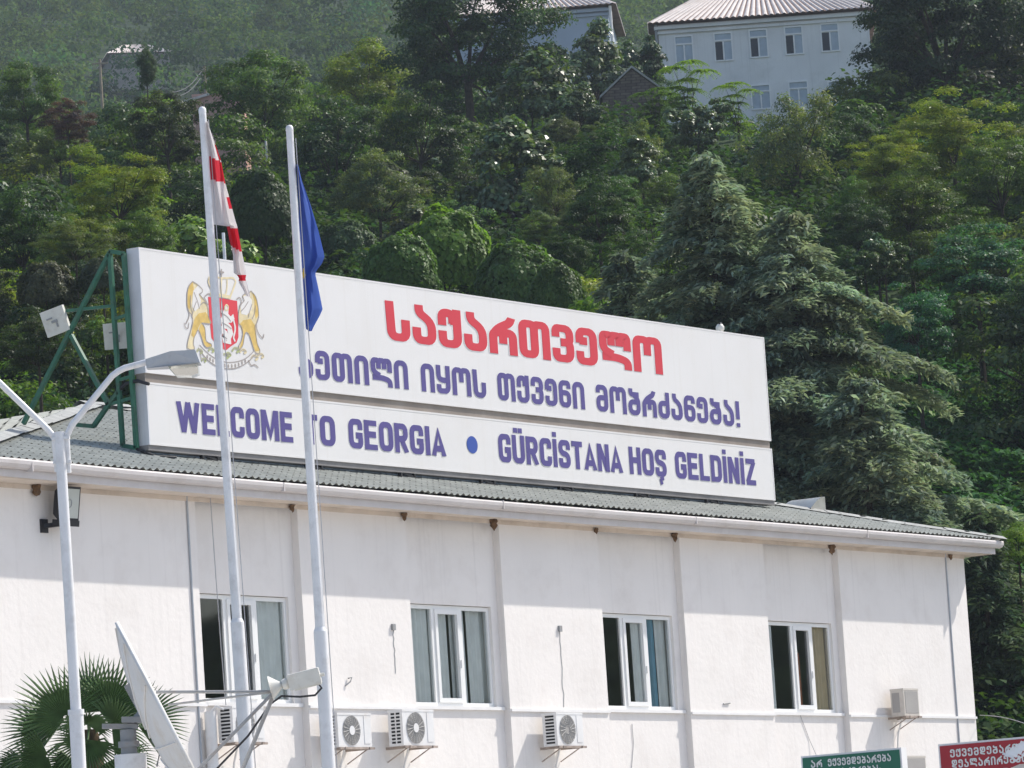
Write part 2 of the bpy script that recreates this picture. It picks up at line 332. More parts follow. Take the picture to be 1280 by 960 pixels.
# ------------------------------------------------------------------ ground and hillside
PROF = [(90, -.4), (98, .0), (104, 5.0), (115, 9.8), (130, 15.0), (160, 24.5), (200, 34.0), (255, 44.0), (300, 50.0), (400, 58.0), (500, 84.0), (700, 138.0), (1000, 214.0), (1200, 258.0)]
def terrain(a, b):
    z = float(np.interp(b, [p[0] for p in PROF], [p[1] for p in PROF]))
    return z + max(0, min(1, (b-110)/40))*(.9*math.sin(a*.11+b*.03)+.6*math.sin(a*.05-b*.07+2))
mb = MB(); s = 1400
mb.quad((-s, -s, 0), (s, -s, 0), (s, s, 0), (-s, s, 0)); tag(mb.build('ground', M['asphalt']), kind='structure')
mb = MB(); A = np.linspace(-238, 238, 69); B = np.concatenate([np.linspace(90, 300, 71), np.linspace(312, 1200, 60)])
mb.add([tuple(W(a, b, terrain(a, b))) for b in B for a in A], [(j*69+i, j*69+i+1, (j+1)*69+i+1, (j+1)*69+i) for j in range(len(B)-1) for i in range(68)], 0, True)
tag(mb.build('hillside', M['soil']), kind='structure')

# ------------------------------------------------------------------ the border building
XL, XR, EY, GZ = -6.4, 25.6, -.62, 9.41           # eave corners, gutter line
CR = 25.07                                         # right wall corner
SILL, HEAD, SOF, YB = 6.078, 7.73, 9.20, 18.6
SLOPE = .285; RY, RZ = 9.0, GZ+.285*9.6; AX0, AX1 = 9.2, 10.0
BAYS = [(.01, 2.70), (5.71, 8.48), (11.58, 14.31), (17.26, 20.03)]
BD = .13
bld = thing('border_building', 'long white plastered two storey building under the billboard, with green grey tiled hip roof', 'building', (9.5, 0, 0))
mb = MB(); xs = [-5.8]; 
for (b0, b1) in BAYS: xs += [b0, b1]
xs.append(CR)
for i in range(0, len(xs), 2):                      # piers
    mb.box(xs[i], xs[i+1], 0, .5, 0, SOF+.02)
for (b0, b1) in BAYS:                               # recessed bays: above the head and below the sill; ground floor window rows stay plain
    mb.box(b0, b1, BD, .5, HEAD, SOF+.02); mb.box(b0, b1, BD, .5, 0, SILL-.03)
    mb.box(b1-.2, b1, BD, .5, SILL-.03, HEAD)
mb.box(-5.8, -5.3, .5, YB, 0, SOF); mb.box(CR-.5, CR, .5, YB, 0, SOF); mb.box(-5.3, CR-.5, YB-.5, YB, 0, SOF)
part(mb, 'wall', M['plaster'], bld)
mb = MB(); mb.box(-5.28, CR-.52, 4.2, 4.3, 5.0, 9.1); mb.box(-5.28, CR-.52, .52, 4.2, 4.9, 5.0); mb.box(-5.28, CR-.52, .52, 4.2, 9.1, 9.2)
for x in (4.2, 10.0, 15.8): mb.box(x, x+.1, .52, 4.2, 5.0, 9.1)
part(mb, 'interior', M['room'], bld)
mb = MB()                                           # string course and sills
for i in range(0, len(xs), 2): mb = MB(); mb.box(xs[i], xs[i+1], -.035, 0, SILL-.10, SILL-.055); part(mb, 'string_course', M['trim'], bld)
for k, (b0, b1) in enumerate(BAYS):
    mb = MB(); mb.box(b0+.02, b1-.03, BD-.055, BD+.09, SILL-.075, SILL-.02); part(mb, 'sill', M['trim'], bld)
def curtain(mb, x0, x1, y, z0, z1, fold=.14, amp=.03, mi=0, seed=0):
    n = max(4, int((x1-x0)/.03)); rd = random.Random(seed); ph = rd.random()*6
    xsx = [x0+(x1-x0)*i/n for i in range(n+1)]; f = lambda x: y+amp*math.sin(x/fold*6.28+ph)+.5*amp*math.sin(x/fold*2.9+ph*2)
    mb.add([(x, f(x), z0) for x in xsx]+[(x+.01*math.sin(x*9), f(x)+.01, z1) for x in xsx], [(i, i+1, n+2+i, n+1+i) for i in range(n)], mi, True)
for k, (b0, b1) in enumerate(BAYS):
    x0, x1 = b0+.02, b1-.20; y0 = BD+.05; y1 = y0+.07; z0, z1 = SILL-.02, HEAD-.01
    d1, d2 = x0+(x1-x0)*.34, x0+(x1-x0)*.66
    if k == 3: d1, d2 = x0+(x1-x0)*.44, x0+(x1-x0)*.72
    f = MB(); t = .065
    f.box(x0, x1, y0, y1, z0, z0+t); f.box(x0, x1, y0, y1, z1-t, z1)
    for x in (x0, x1-t): f.box(x, x+t, y0, y1, z0+t, z1-t)
    for x in (d1-.045, d2-.045): f.box(x, x+.09, y0, y1, z0+t, z1-t)
    wn = part(f, 'window', M['pvc'], bld)
    sa = MB(); s0, s1 = (d1+.045, d2-.045); q = .075      # opening sash, proud of the frame
    sa.box(s0, s1, y0-.022, y1-.005, z0+t, z0+t+q); sa.box(s0, s1, y0-.022, y1-.005, z1-t-q, z1-t)
    sa.box(s0, s0+q, y0-.022, y1-.005, z0+t+q, z1-t-q); sa.box(s1-q, s1, y0-.022, y1-.005, z0+t+q, z1-t-q)
    sa.box(s1-q+.025, s1-q+.045, y0-.045, y0-.022, SILL+.62, SILL+.75)
    sub(sa, 'sash', M['pvc'], wn)
    g = MB()
    for (p0, p1) in ((x0+t, d1-.045), (d1+.045+q, d2-.045-q), (d2+.045, x1-t)): g.quad((p0, y0+.03, z0+t), (p1, y0+.03, z0+t), (p1, y0+.03, z1-t), (p0, y0+.03, z1-t))
    sub(g, 'pane', M['glass'], wn)
    yc = y0+.085; c = MB()
    spec = {0: [(d2-.05, x1, 0)], 1: [(x0, x0+.42, 0), (x0+.45, d2-.28, 0), (d2-.22, d2+.30, 0), (d2+.34, x1, 0)], 2: [(d2-.40, d2-.04, 0), (d2+.20, d2+.42, 1), (d2+.50, x1, 0)], 3: [(x0, x0+.52, 0), (d1+.10, d1+.36, 3), (d2+.12, x1, 2)]}[k]
    for i, (p0, p1, mi) in enumerate(spec): curtain(c, p0, p1, yc+.02*i, z0-.1, z1-(.02 if mi != 3 else .55), mi=mi, seed=k*7+i)
    sub(c, 'curtain', [M['curtain'], M['curtain_blue'], M['curtain_tan'], M['curtain_rust']], wn)
# eave: gutter, fascia, soffit
def eavebow(x): return .045*math.sin(math.pi*(x-XL)/(XR-XL))*0 + .03*math.exp(-((x+5.5)/2.5)**2) - .02*math.exp(-((x-9)/6)**2)
def sweep(prof, x0, x1, n=60):
    m_ = MB(); X = [x0+(x1-x0)*i/n for i in range(n+1)]; P = len(prof)
    m_.add([(x, y, z+eavebow(x)) for x in X for (y, z) in prof], [(i*P+j, i*P+j+1, (i+1)*P+j+1, (i+1)*P+j) for i in range(n) for j in range(P-1)])
    m_.add([(x0, y, z+eavebow(x0)) for (y, z) in prof], [tuple(range(P))]); m_.add([(x1, y, z+eavebow(x1)) for (y, z) in prof], [tuple(range(P))[::-1]])
    return m_
g = sweep([(EY+.05, GZ-.01), (EY+.03, GZ+.005), (EY, GZ+.005), (EY-.012, GZ-.02), (EY-.005, GZ-.07), (EY+.03, GZ-.115), (EY+.09, GZ-.135), (EY+.12, GZ-.1), (EY+.12, GZ-.01)], XL, XR)
for x in np.arange(XL+1.7, XR, 6.2): g.box(x, x+.02, EY-.015, EY+.1, GZ-.14, GZ+.0)
part(g, 'gutter', M['gutter'], bld)
part(sweep([(EY+.13, GZ+.02), (EY+.13, SOF-.035), (EY+.16, SOF-.035), (EY+.16, GZ+.02)], XL+.1, XR-.12), 'fascia', M['gutter'], bld)
mb = MB(); mb.box(XL+.12, XR-.15, EY+.165, .0, SOF-.02, SOF+.005); mb.box(CR, XR-.15, 0, YB+.3, SOF-.02, SOF+.005); mb.box(CR+.4, CR+.44, -.4, YB+.4, SOF-.03, GZ)
mb.box(-5.8, CR, -.02, 0, SOF-.09, SOF-.021)
part(mb, 'soffit', M['soffit'], bld)
# roof: four hip planes of corrugated tile sheets
def roofz(x, y): return GZ+.03+SLOPE*(y-EY)
def slope_mesh(P0, eu, ev, nrm, L0, L1, H, left, right, per, amp, row, step=.009):
    """sheet from the eave P0 up along ev; waves across eu"""
    m_ = MB(); P0, eu, ev, nrm = map(np.asarray, (P0, eu, ev, nrm)); N = int((L1-L0)/(per/5)); rows = int(H/row)
    prev = None; vs = []; fs = []
    us = [L0+(L1-L0)*i/N for i in range(N+1)]
    for j in range(rows):
        h0, h1 = j*row, min(H, (j+1)*row+.01)
        base = len(vs)
        for (h, lift) in ((h0, step), (h1, 0)):
            for i, u in enumerate(us):
                ww = amp*math.sin(u/per*2*math.pi); ww = ww if ww > -amp*.55 else -amp*.55
                jit = .004*math.sin(i*.37+j*5.1)
                vs.append(P0+eu*u+ev*h+nrm*(ww+lift+jit))
        for i in range(N):
            uc = (us[i]+us[i+1])/2; hc = (h0+h1)/2
            if left(hc) <= uc <= right(hc): fs.append((base+i, base+i+1, base+N+1+i+1, base+N+1+i))
    m_.add(vs, fs, 0, False); return m_
cs = 1/math.sqrt(1+SLOPE**2); hyp = (RY-EY)/cs
lf = lambda h: XL+(AX0-XL)*h/hyp; rf = lambda h: XR+(AX1-XR)*h/hyp
m_ = slope_mesh((0, EY+.03, GZ+.035), (1, 0, 0), (0, cs, SLOPE*cs), (0, -SLOPE*cs, cs), XL, XR, hyp, lf, rf, .172, .024, .36)
part(m_, 'front_roof_slope', M['roof'], bld)
def hip_end(xe, ax, sgn):
    run = abs(ax-xe); sl = (RZ-GZ)/run; c2 = 1/math.sqrt(1+sl*sl); H = run/c2; Y1 = 2*RY-EY
    m2 = slope_mesh((xe, 0, GZ+.055), (0, 1, 0), (sgn*c2, 0, sl*c2), (-sgn*sl*c2, 0, c2), EY, Y1, H, lambda h: EY+(RY-EY)*h/H, lambda h: Y1-(Y1-RY)*h/H, .3, .03, .4)
    part(m2, 'hip_end_slope', M['roof'], bld)
hip_end(XL, AX0, 1); hip_end(XR, AX1, -1)
mb = MB(); Y1 = 2*RY-EY; mb.quad((XL, Y1, GZ), (XR, Y1, GZ), (AX1, RY, RZ), (AX0, RY, RZ)); part(mb, 'rear_roof_slope', M['roof'], bld)
rd = random.Random(3); mb = MB()
for (p, q) in (((XL, EY, GZ+.09), (AX0, RY, RZ+.09)), ((XR, EY, GZ+.07), (AX1, RY, RZ+.07)), ((AX0-.3, RY, RZ+.11), (AX1+.3, RY, RZ+.11))):
    p, q = np.array(p), np.array(q); L = np.linalg.norm(q-p); t = (q-p)/L; sd = np.cross(t, (0, 0, 1)); sd /= np.linalg.norm(sd); n = max(1, int(L/1.25))
    wd = .22 if p[0] < 0 else .17
    for i in range(n):
        c = p+t*(i+.5)*L/n; tilt = t+np.array([0, 0, rd.uniform(-.012, .03)]); up = np.cross(sd, t)
        for sg in (-1, 1):
            a0 = c-t*L/n*.5+up*(.03); a1 = c+tilt*L/n*.52+up*.03
            mb.quad(a0, a0+sd*sg*wd-np.array([0, 0, .075]), a1+sd*sg*wd-np.array([0, 0, .075]), a1)
part(mb, 'ridge_cap', M['cap'], bld)
# conduits and cables on the wall
for (p, q, r) in ((onY(235, 614, -.02), onY(251, 962, -.02), .022), (onY(1186, 692, -.02), onY(1198, 962, -.02), .022)):
    mb = MB(); x = (p[0]+q[0])/2; mb.tube([(x, -.016, SOF-.02), (x, -.016, 3.0)], .016); part(mb, 'conduit', M['lampgrey'], bld)
mb = MB(); mb.tube([(.36, -.05, 9.2), (.37, -.06, 8), (.40, -.06, 6.9), (.44, -.06, 6.0)], .008, 5); part(mb, 'hanging_wire', M['cablegrey'], bld)
for (q0, q1, q2) in (((1000, 893), (1012, 925), (1034, 975)), ((790, 905), (792, 930), (789, 965))):
    mb = MB(); mb.tube([tuple(onY(x, y, BD-.012 if x < 1030 else -.012)) for x, y in (q0, q1, q2)], .006, 5); part(mb, 'hanging_wire', M['cablegrey'], bld)
# plaster scars on the piers
rd = random.Random(8); mb = MB()
for (px, y0, y1) in ((491, 784, 842), (699, 786, 884)):
    pts = []
    for i in range(13):
        p = onY(px+(y1-784)*.06*i/12+rd.uniform(-.8, .8), y0+(y1-y0)*i/12, 0); pts.append((p[0], p[2]))
    L, Rr = ribbon(pts, .012); wv = [rd.uniform(.4, 1.5) for _ in pts]
    for i in range(12):
        mb.quad(*[(q[0], -.004, q[1]) for q in (L[i], L[i+1], Rr[i+1], Rr[i])])
    mb.obox((pts[0][0], -.02, pts[0][1]), (.04, 0, 0), (0, .02, 0), (0, 0, .05))
part(mb, 'plaster_scar', M['dishsteel'], bld); mb = MB(); p = onY(435, 852, 0); mb.tube([(p[0]-.1, -.01, p[2]-.07), (p[0], -.05, p[2]), (p[0]+.04, -.05, p[2]+.06), (p[0]-.02, -.02, p[2]+.05)], .012, 5)
part(mb, 'wall_hook', M['dishsteel'], bld); mb = MB(); p = onY(908, 880, 0); mb.tube([(p[0]-.12, -.01, p[2]), (p[0]+.1, -.02, p[2]+.02)], .014, 5)
part(mb, 'wall_hook', M['dishsteel'], bld)
# mud nests under the eave
for i, (px, py, sc) in enumerate(((45, 601, .85), (365, 627, .6), (505, 639, .65), (617, 652, .9), (745, 657, .5), (843, 664, .75), (1040, 684, .9), (1188, 691, .55))):
    p = onY(px, py, -.06); mb = MB(); rd = random.Random(i*5+2); n = 9; prof = [(.001, -.15), (.05, -.12), (.085, -.08), (.07, -.04), (.10, .0), (.085, .045)]
    mb.lathe([(r*sc, z*sc) for r, z in prof], n)
    mb.v = [(x*(1+rd.uniform(-.6, .5))+p[0], y*.7*(1+rd.uniform(-.3, .3))+p[1], z*(1+rd.uniform(-.2, .2))+min(p[2], SOF-.06)) for x, y, z in mb.v]
    where = ['behind the lamp post near the left edge', 'between the two flagpoles', 'right of the second flagpole', 'above the second window', 'above the third window, smallest', 'right of the third window', 'right of the fourth window', 'above the conduit by the right corner'][i]
    tag(mb.build('mud_nest', M['mud']), 'brown crumbly mud nest under the eave ' + where, 'nest', 'mud nests under the eave')

# ------------------------------------------------------------------ billboard on the roof
SY, SX0, SX1, SZ0, SZ1 = 1.30, .68, 20.12, 10.17, 13.28
M0, M1 = 11.155, 11.30                              # gap with the middle rail
sg = thing('billboard', 'long white two tier welcome billboard with coat of arms standing on the roof', 'billboard', (SX0, SY, SZ0))
def plc(x, z, lift=.0): return (x, SY-lift, z)
for (nm, z0, z1) in (('upper_panel', M1, SZ1), ('lower_panel', SZ0, M0)):
    mb = MB(); mb.box(SX0+.03, SX1-.03, SY, SY+.22, z0+.03, z1-.03, 0)
    up_ = part(mb, nm, M['sign'], sg)
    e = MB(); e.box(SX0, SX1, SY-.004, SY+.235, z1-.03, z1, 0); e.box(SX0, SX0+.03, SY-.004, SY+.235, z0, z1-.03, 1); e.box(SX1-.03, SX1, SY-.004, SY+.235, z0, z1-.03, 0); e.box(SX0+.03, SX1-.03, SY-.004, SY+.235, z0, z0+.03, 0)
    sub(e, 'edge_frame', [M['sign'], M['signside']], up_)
mb = MB(); mb.box(SX0+.02, SX1-.02, SY+.03, SY+.2, M0, M1); part(mb, 'middle_rail', M['rail'], sg)
mb = MB(); mb.box(SX0-.0, SX1, SY+.02, SY+.21, SZ0-.085, SZ0); part(mb, 'bottom_rail', M['raildark'], sg)
def legpair(px, py):
    q = onY(px, py, SY+.1); m2 = MB()
    for dx in (-.18, .22):
        m2.box(q[0]+dx-.025, q[0]+dx+.025, SY+.02, SY+.08, roofz(0, SY)-.05, SZ0-.085)
    m2.sqtube((q[0]-.18, SY+.05, roofz(0, SY)+.1), (q[0]+.22, SY+.05, SZ0-.14), .018)
    m2.box(q[0]-.3, q[0]+.35, SY-.02, SY+.1, roofz(0, SY)-.03, roofz(0, SY)+.03)
    part(m2, 'bracket', M['black_steel'], sg)
for (px, py) in ((388, 580), (505, 594), (605, 602), (703, 610), (798, 618), (886, 627), (258, 573)): legpair(px, py)
mb = MB(); word(mb, 'საქართველო', GLY, plc, 7.44, 16.30, 12.31, 12.98, .215, .09, 0, 1); part(mb, 'red_title', [M['red'], M['edge']], sg)
z0, z1 = 11.50, 11.985
for (t_, a, b) in (('კეთილი', 4.82, 7.98), ('იყოს', 8.38, 10.36), ('თქვენი', 10.74, 13.55), ('მობრძანება!', 13.95, 19.0)):
    mb = MB(); word(mb, t_, GLY, plc, a, b, z0, z1, .195, .10, 0, 1); part(mb, 'violet_lettering', [M['violet'], M['edge']], sg)
z0, z1 = 10.41, 10.905
for (t_, a, b) in (('WELCOME', 1.42, 4.55), ('TO', 4.86, 5.74), ('GEORGIA', 6.13, 8.98), ('GÜRCİSTANA', 10.64, 14.68), ('HOŞ', 14.93, 16.21), ('GELDİNİZ', 16.53, 19.44)):
    mb = MB(); word(mb, t_, LAT, plc, a, b, z0+.012*(a/19), z1+.015*(a/19), .215, .085, 0, 1); part(mb, 'violet_lettering', [M['violet'], M['edge']], sg)
mb = MB(); c = onY(590, 556, SY); mb.add([plc(c[0]+.17*math.cos(k*.2618), c[2]+.15*math.sin(k*.2618), .006) for k in range(24)], [tuple(range(24))]); part(mb, 'blue_dot', M['blue'], sg)
# coat of arms: flat coloured shapes printed on the panel
def cz(cx, cy): p = onY(210+cx/6.4, 330+cy/6.4, SY); return (p[0], p[2])
CREST = []
def shape(pts, mi, lift): CREST.append(([cz(*p) for p in pts], mi, lift, False))
def line(pts, mi=0, wd=.012, lift=.0075): CREST.append(([cz(*p) for p in pts], mi, lift, wd))
cm = [mat('crest_line', (.36, .32, .30), .6), mat('crest_red', (.66, .05, .07), .5, noise=.04), mat('crest_gold', (.64, .45, .14), .6, noise=.18, nscale=9), mat('crest_cream', (.70, .60, .38), .6, noise=.12, nscale=9), mat('crest_white', (.72, .70, .68), .6), mat('crest_green', (.42, .46, .22), .6)]
shape([(320,262),(435,275),(552,296),(560,420),(563,585),(548,628),(500,660),(462,692),(420,668),(372,628),(346,590),(330,420)], 1, .003)
lion = [(195,140),(238,165),(275,205),(272,228),(245,240),(300,300),(318,350),(322,430),(345,470),(330,480),(262,470),(292,500),(298,560),(300,620),(345,640),(350,660),(310,672),(285,650),(262,570),(236,520),(222,560),(205,590),(200,645),(215,680),(180,690),(148,672),(160,600),(185,520),(200,450),(185,400),(160,380),(150,330),(150,230),(165,170)]
shape(lion, 3, .003)
shape([(215,430),(245,395),(300,385),(330,430),(335,480),(262,470),(245,500),(228,545),(205,590),(185,570),(195,500)], 2, .0045)
shape([(262,480),(292,500),(300,560),(300,620),(345,640),(350,660),(310,672),(285,650),(262,570),(245,520)], 2, .0045)
shape([(150,330),(152,225),(168,168),(195,142),(205,200),(190,260),(180,330),(165,380)], 2, .0045)
shape([(200,215),(240,170),(272,208),(268,228),(242,240),(262,290),(255,340),(215,380),(190,340)], 4, .0045)
lion2 = [(660,215),(700,255),(718,330),(725,420),(712,470),(690,500),(700,560),(712,640),(735,690),(730,720),(690,710),(672,640),(645,560),(620,540),(606,590),(600,650),(570,690),(560,660),(585,620),(598,560),(590,500),(562,480),(560,400),(575,330),(612,290),(590,262),(610,235),(640,240)]
shape(lion2, 3, .003)
shape([(600,450),(660,440),(700,500),(712,640),(735,690),(700,700),(672,640),(645,560),(620,540),(606,590),(600,650),(572,680),(585,620),(598,560),(575,480)], 2, .0045)
shape([(672,225),(702,258),(718,330),(722,410),(700,440),(690,370),(690,300)], 2, .0045)
shape([(600,260),(640,245),(670,290),(668,360),(630,410),(585,400),(578,335),(612,295)], 4, .0045)
for ln in (lion, lion2): line(ln+[ln[0]])
line([(205,225),(235,300),(250,360)]); line([(225,300),(205,350),(190,420)]); line([(255,330),(285,300),(315,330)]); line([(180,250),(175,330),(195,400)]); line([(640,300),(610,350),(580,380)]); line([(670,320),(650,380),(640,430)]); line([(700,330),(690,400),(670,440)])
line([(140,480),(165,430),(170,390),(155,350)], 0, .016); line([(128,470),(135,510),(160,520),(165,470)], 0, .012)
line([(725,420),(700,490),(720,560),(760,600),(765,560)], 0, .016)
shape([(385,100),(400,85),(520,110),(540,140),(520,200),(500,262),(340,245),(345,200),(318,140),(330,105)], 4, .003)          # crown
line([(330,105),(318,140),(345,200),(350,240)], 3, .03); line([(330,105),(360,95),(385,120),(385,240)], 3, .026); line([(425,120),(418,180),(425,250)], 3, .04); line([(470,125),(470,200),(455,255)], 3, .026); line([(540,140),(520,200),(495,262)], 3, .03); line([(385,105),(430,115),(520,110),(540,140)], 3, .024)
line([(335,240),(420,252),(500,268)], 3, .045); line([(425,40),(425,112)], 0, .022); line([(405,62),(446,68)], 0, .022)
for pp in ([(290,262),(320,235),(350,248)], [(545,285),(570,262),(590,300),(570,340)], [(318,330),(300,290),(285,268)]): line(pp, 0, .016)
for dy in (0, 12): line([(322,120+dy*4),(345,200)], 0, .008)
shape([(440,380),(455,340),(470,335),(482,360),(480,400),(500,420),(520,400),(530,440),(505,470),(480,470),(505,500),(520,560),(500,600),(480,560),(470,520),(440,515),(425,480),(420,440)], 4, .0055)   # rider and horse
shape([(355,450),(372,430),(392,440),(400,480),(430,500),(470,540),(500,600),(505,640),(480,630),(455,600),(430,580),(440,630),(470,635),(440,560),(420,540),(380,500),(365,480)], 4, .0055)
line([(425,300),(432,420),(430,560)], 4, .02, .006); line([(520,440),(540,520),(520,590),(535,620)], 4, .03, .006); line([(440,620),(500,635)], 4, .03, .006)
line([(450,345),(465,322),(482,340),(476,372),(452,368),(450,345)], 3, .02, .0085); line([(440,400),(470,420),(500,460)], 0, .012, .0085); line([(430,470),(470,490),(505,520)], 0, .012, .0085); line([(415,370),(440,420)], 0, .012, .0085); line([(425,560),(470,600)], 0, .012, .0085)
shape([(250,648),(290,690),(340,735),(400,770),(470,790),(540,785),(610,765),(660,725),(690,690),(705,715),(660,765),(600,810),(530,838),(450,838),(380,815),(320,775),(270,715),(240,670)], 4, .003)   # ribbon
line([(240,670),(270,715),(320,775),(380,815),(450,838),(530,838),(600,810),(660,765),(705,715)], 0, .012); line([(250,648),(290,690),(340,735),(400,770),(470,790),(540,785),(610,765),(660,725),(690,690)], 0, .012)
for cx, cy in ((312,742),(335,760),(358,774),(452,812),(480,816),(508,816),(536,812),(563,803),(590,790),(615,775)): line([(cx-4,cy-12),(cx+3,cy),(cx-2,cy+12)], 0, .028)
for (cx, cy, r, mi) in ((250,700,26,5),(345,690,24,5),(455,740,30,5),(540,690,30,5),(600,700,26,3),(690,750,30,3),(740,735,26,3),(285,770,18,5),(480,725,22,5)):
    line([(cx-r,cy+r*.3),(cx-r*.4,cy-r*.7),(cx+r*.5,cy-r*.5),(cx+r,cy+r*.2),(cx+r*.2,cy+r*.6)], mi, .03, .0065); line([(cx-r,cy),(cx,cy-r*.8),(cx+r,cy)], 0, .009)
line([(640,770),(665,820),(690,800),(720,830)], 0, .016); line([(255,720),(270,770),(290,760)], 0, .014)
mb = MB()
for i, (pts, mi, lift, wd) in enumerate(CREST):
    lift += (i % 6)*.00012
    if wd is False: mb.add([plc(x, z, lift) for x, z in pts], [tuple(range(len(pts)))], mi)
    else:
        L, Rr = ribbon(fillet(pts, .1, 3) if len(pts) > 2 else pts, wd/2*1.25); n = len(L); mb.add([plc(x, z, lift) for x, z in L+Rr], [(i2, i2+1, n+i2+1, n+i2) for i2 in range(n-1)], mi)
part(mb, 'coat_of_arms', cm, sg)
# green lighting truss at the left end
FX = .60; mb = MB(); tr = lambda x, y: onX(x, y, FX); h = .032
A0, A1 = tr(137.2, 314), tr(153.5, 557); B0, B1 = tr(155, 317), tr(170.5, 560)
for (p, q) in ((A0, A1), (B0, B1), (A0, B0), (A1, B1), (tr(136, 318), tr(29.4, 529.7)), (tr(88.8, 418.8), tr(135.6, 506)), (tr(135.6, 506), tr(117, 533)), (tr(117, 533), tr(96.6, 531)), (tr(135.6, 506), tr(148, 490))): mb.sqtube(p, q, h)
for (p, q) in ((tr(145, 398), tr(158, 394)), (tr(149, 475), tr(166, 470)), (tr(135.6, 506), tr(166, 497)), (tr(60.6, 391), tr(143.4, 382))): mb.sqtube(p, q, .024)
part(mb, 'support_frame', M['green_steel'], sg)
for X2 in (7.0, 13.5, 19.4):                        # the same brace repeated behind the panel
    mb = MB(); o = np.array([X2-FX, 0, 0])
    for (p, q) in ((A0, A1), (B0, B1), (A0, B0), (A1, B1), (tr(136, 318), tr(29.4, 529.7)), (tr(88.8, 418.8), tr(135.6, 506))): mb.sqtube(p+o, q+o, h)
    part(mb, 'support_frame', M['green_steel'], sg)
mb = MB(); p = tr(168, 560); mb.tube([p, p+np.array([.15, -.3, -.16]), p+np.array([.5, -.42, -.17])], .025, 6); part(mb, 'power_cable', M['cable'], sg); mb = MB(); mb.tube([tr(146, 490), tr(158, 479), tr(172, 476), tr(186, 480)], .03, 6); part(mb, 'power_cable', M['cable'], sg)
# square floodlights hung on the truss
def floodsquare(px, py, X, hw, yaw, roll, label):
    c = onX(px, py, X); t = thing('floodlight', label, 'floodlight', c, 0, 'square floodlights on the truss')
    f = np.array([-math.sin(YAW+yaw), -math.cos(YAW+yaw), -.15]); f /= np.linalg.norm(f); a = np.cross((0, 0, 1), f); a /= np.linalg.norm(a); b = np.cross(f, a)
    a, b = a*math.cos(roll)+b*math.sin(roll), -a*math.sin(roll)+b*math.cos(roll)
    m2 = MB(); m2.obox(c, a*hw, b*hw, f*.035); m2.obox(c-f*.07, a*hw*.8, b*hw*.8, f*.035); part(m2, 'housing', M['plate'], t)
    m2 = MB(); m2.obox(c+f*.045, a*.05, b*.02, f*.01); m2.obox(c+f*.045+a*.03-b*.06, a*.012, b*.04, f*.01); m2.obox(c+f*.045-a*hw*.35+b*hw*.3, a*.05, b*.012, f*.01); part(m2, 'bracket', M['dishsteel'], t)
floodsquare(69.5, 401.5, .52, .205, .35, R(13), 'tilted grimy white square floodlight at the tip of the green truss arm')
floodsquare(146, 420, .95, .205, -.1, R(2), 'grimy white square floodlight partly hidden behind the green truss posts')
# small lamp on the top edge and thin rod behind the sign
c = onY(900, 410, SY+.15); t = thing('small_lamp', 'small round white lamp on the top edge of the billboard near its right end', 'lamp', c)
mb = MB(); mb.lathe([(.001, .085), (.05, .07), (.08, .02), (.08, -.03), (.05, -.07), (.02, -.09)], 12, Matrix.Translation(c)); part(mb, 'bulb', M['plate'], t)
mb = MB(); mb.tube([c+np.array([.03, .03, -.16]), c+np.array([.1, .05, -.02]), c+np.array([.06, 0, .09]), c+np.array([-.06, -.03, .08])], .018, 6); part(mb, 'arm', M['black'], t)
c = onY(279, 291, 2.6); mb = MB(); mb.tube([(c[0], 2.6, c[2]), (c[0]+.0, 2.6, roofz(0, 2.6))], .026, 8); tag(mb.build('antenna_rod', M['pole']), 'thin white rod rising behind the billboard between the flags', 'rod')
# white cowl on the right hip
c = onY(1003, 634, 1.9); t = thing('roof_vent', 'small white curved vent cowl behind the right roof hip', 'vent', c)
mb = MB(); n = 8; prof = [(-.38+.76*i/n, .0, .30*math.sin(math.pi*.5*i/n)) for i in range(n+1)]
mb.add([(c[0]+x*.75, c[1]+.35*k, c[2]-.06+z*.8) for k in (-1, 1) for x, _, z in prof]+[(c[0]+x*.75, c[1]+.35*k, c[2]-.4) for k in (-1, 1) for x, _, z in prof], [(i, i+1, n+2+i, n+1+i) for i in range(n)]+[(i, i+1, 2*n+3+i, 2*n+2+i) for i in range(n)]+[(n+1+i, n+2+i, 3*n+4+i, 3*n+3+i) for i in range(n)], 0, True); part(mb, 'hood', M['plate'], t)
mb = MB(); mb.tube([(c[0]+.33, c[1]-.3, c[2]-.4), (c[0]+.33, c[1]-.3, c[2]+.2)], .03, 6); part(mb, 'post', M['black'], t)

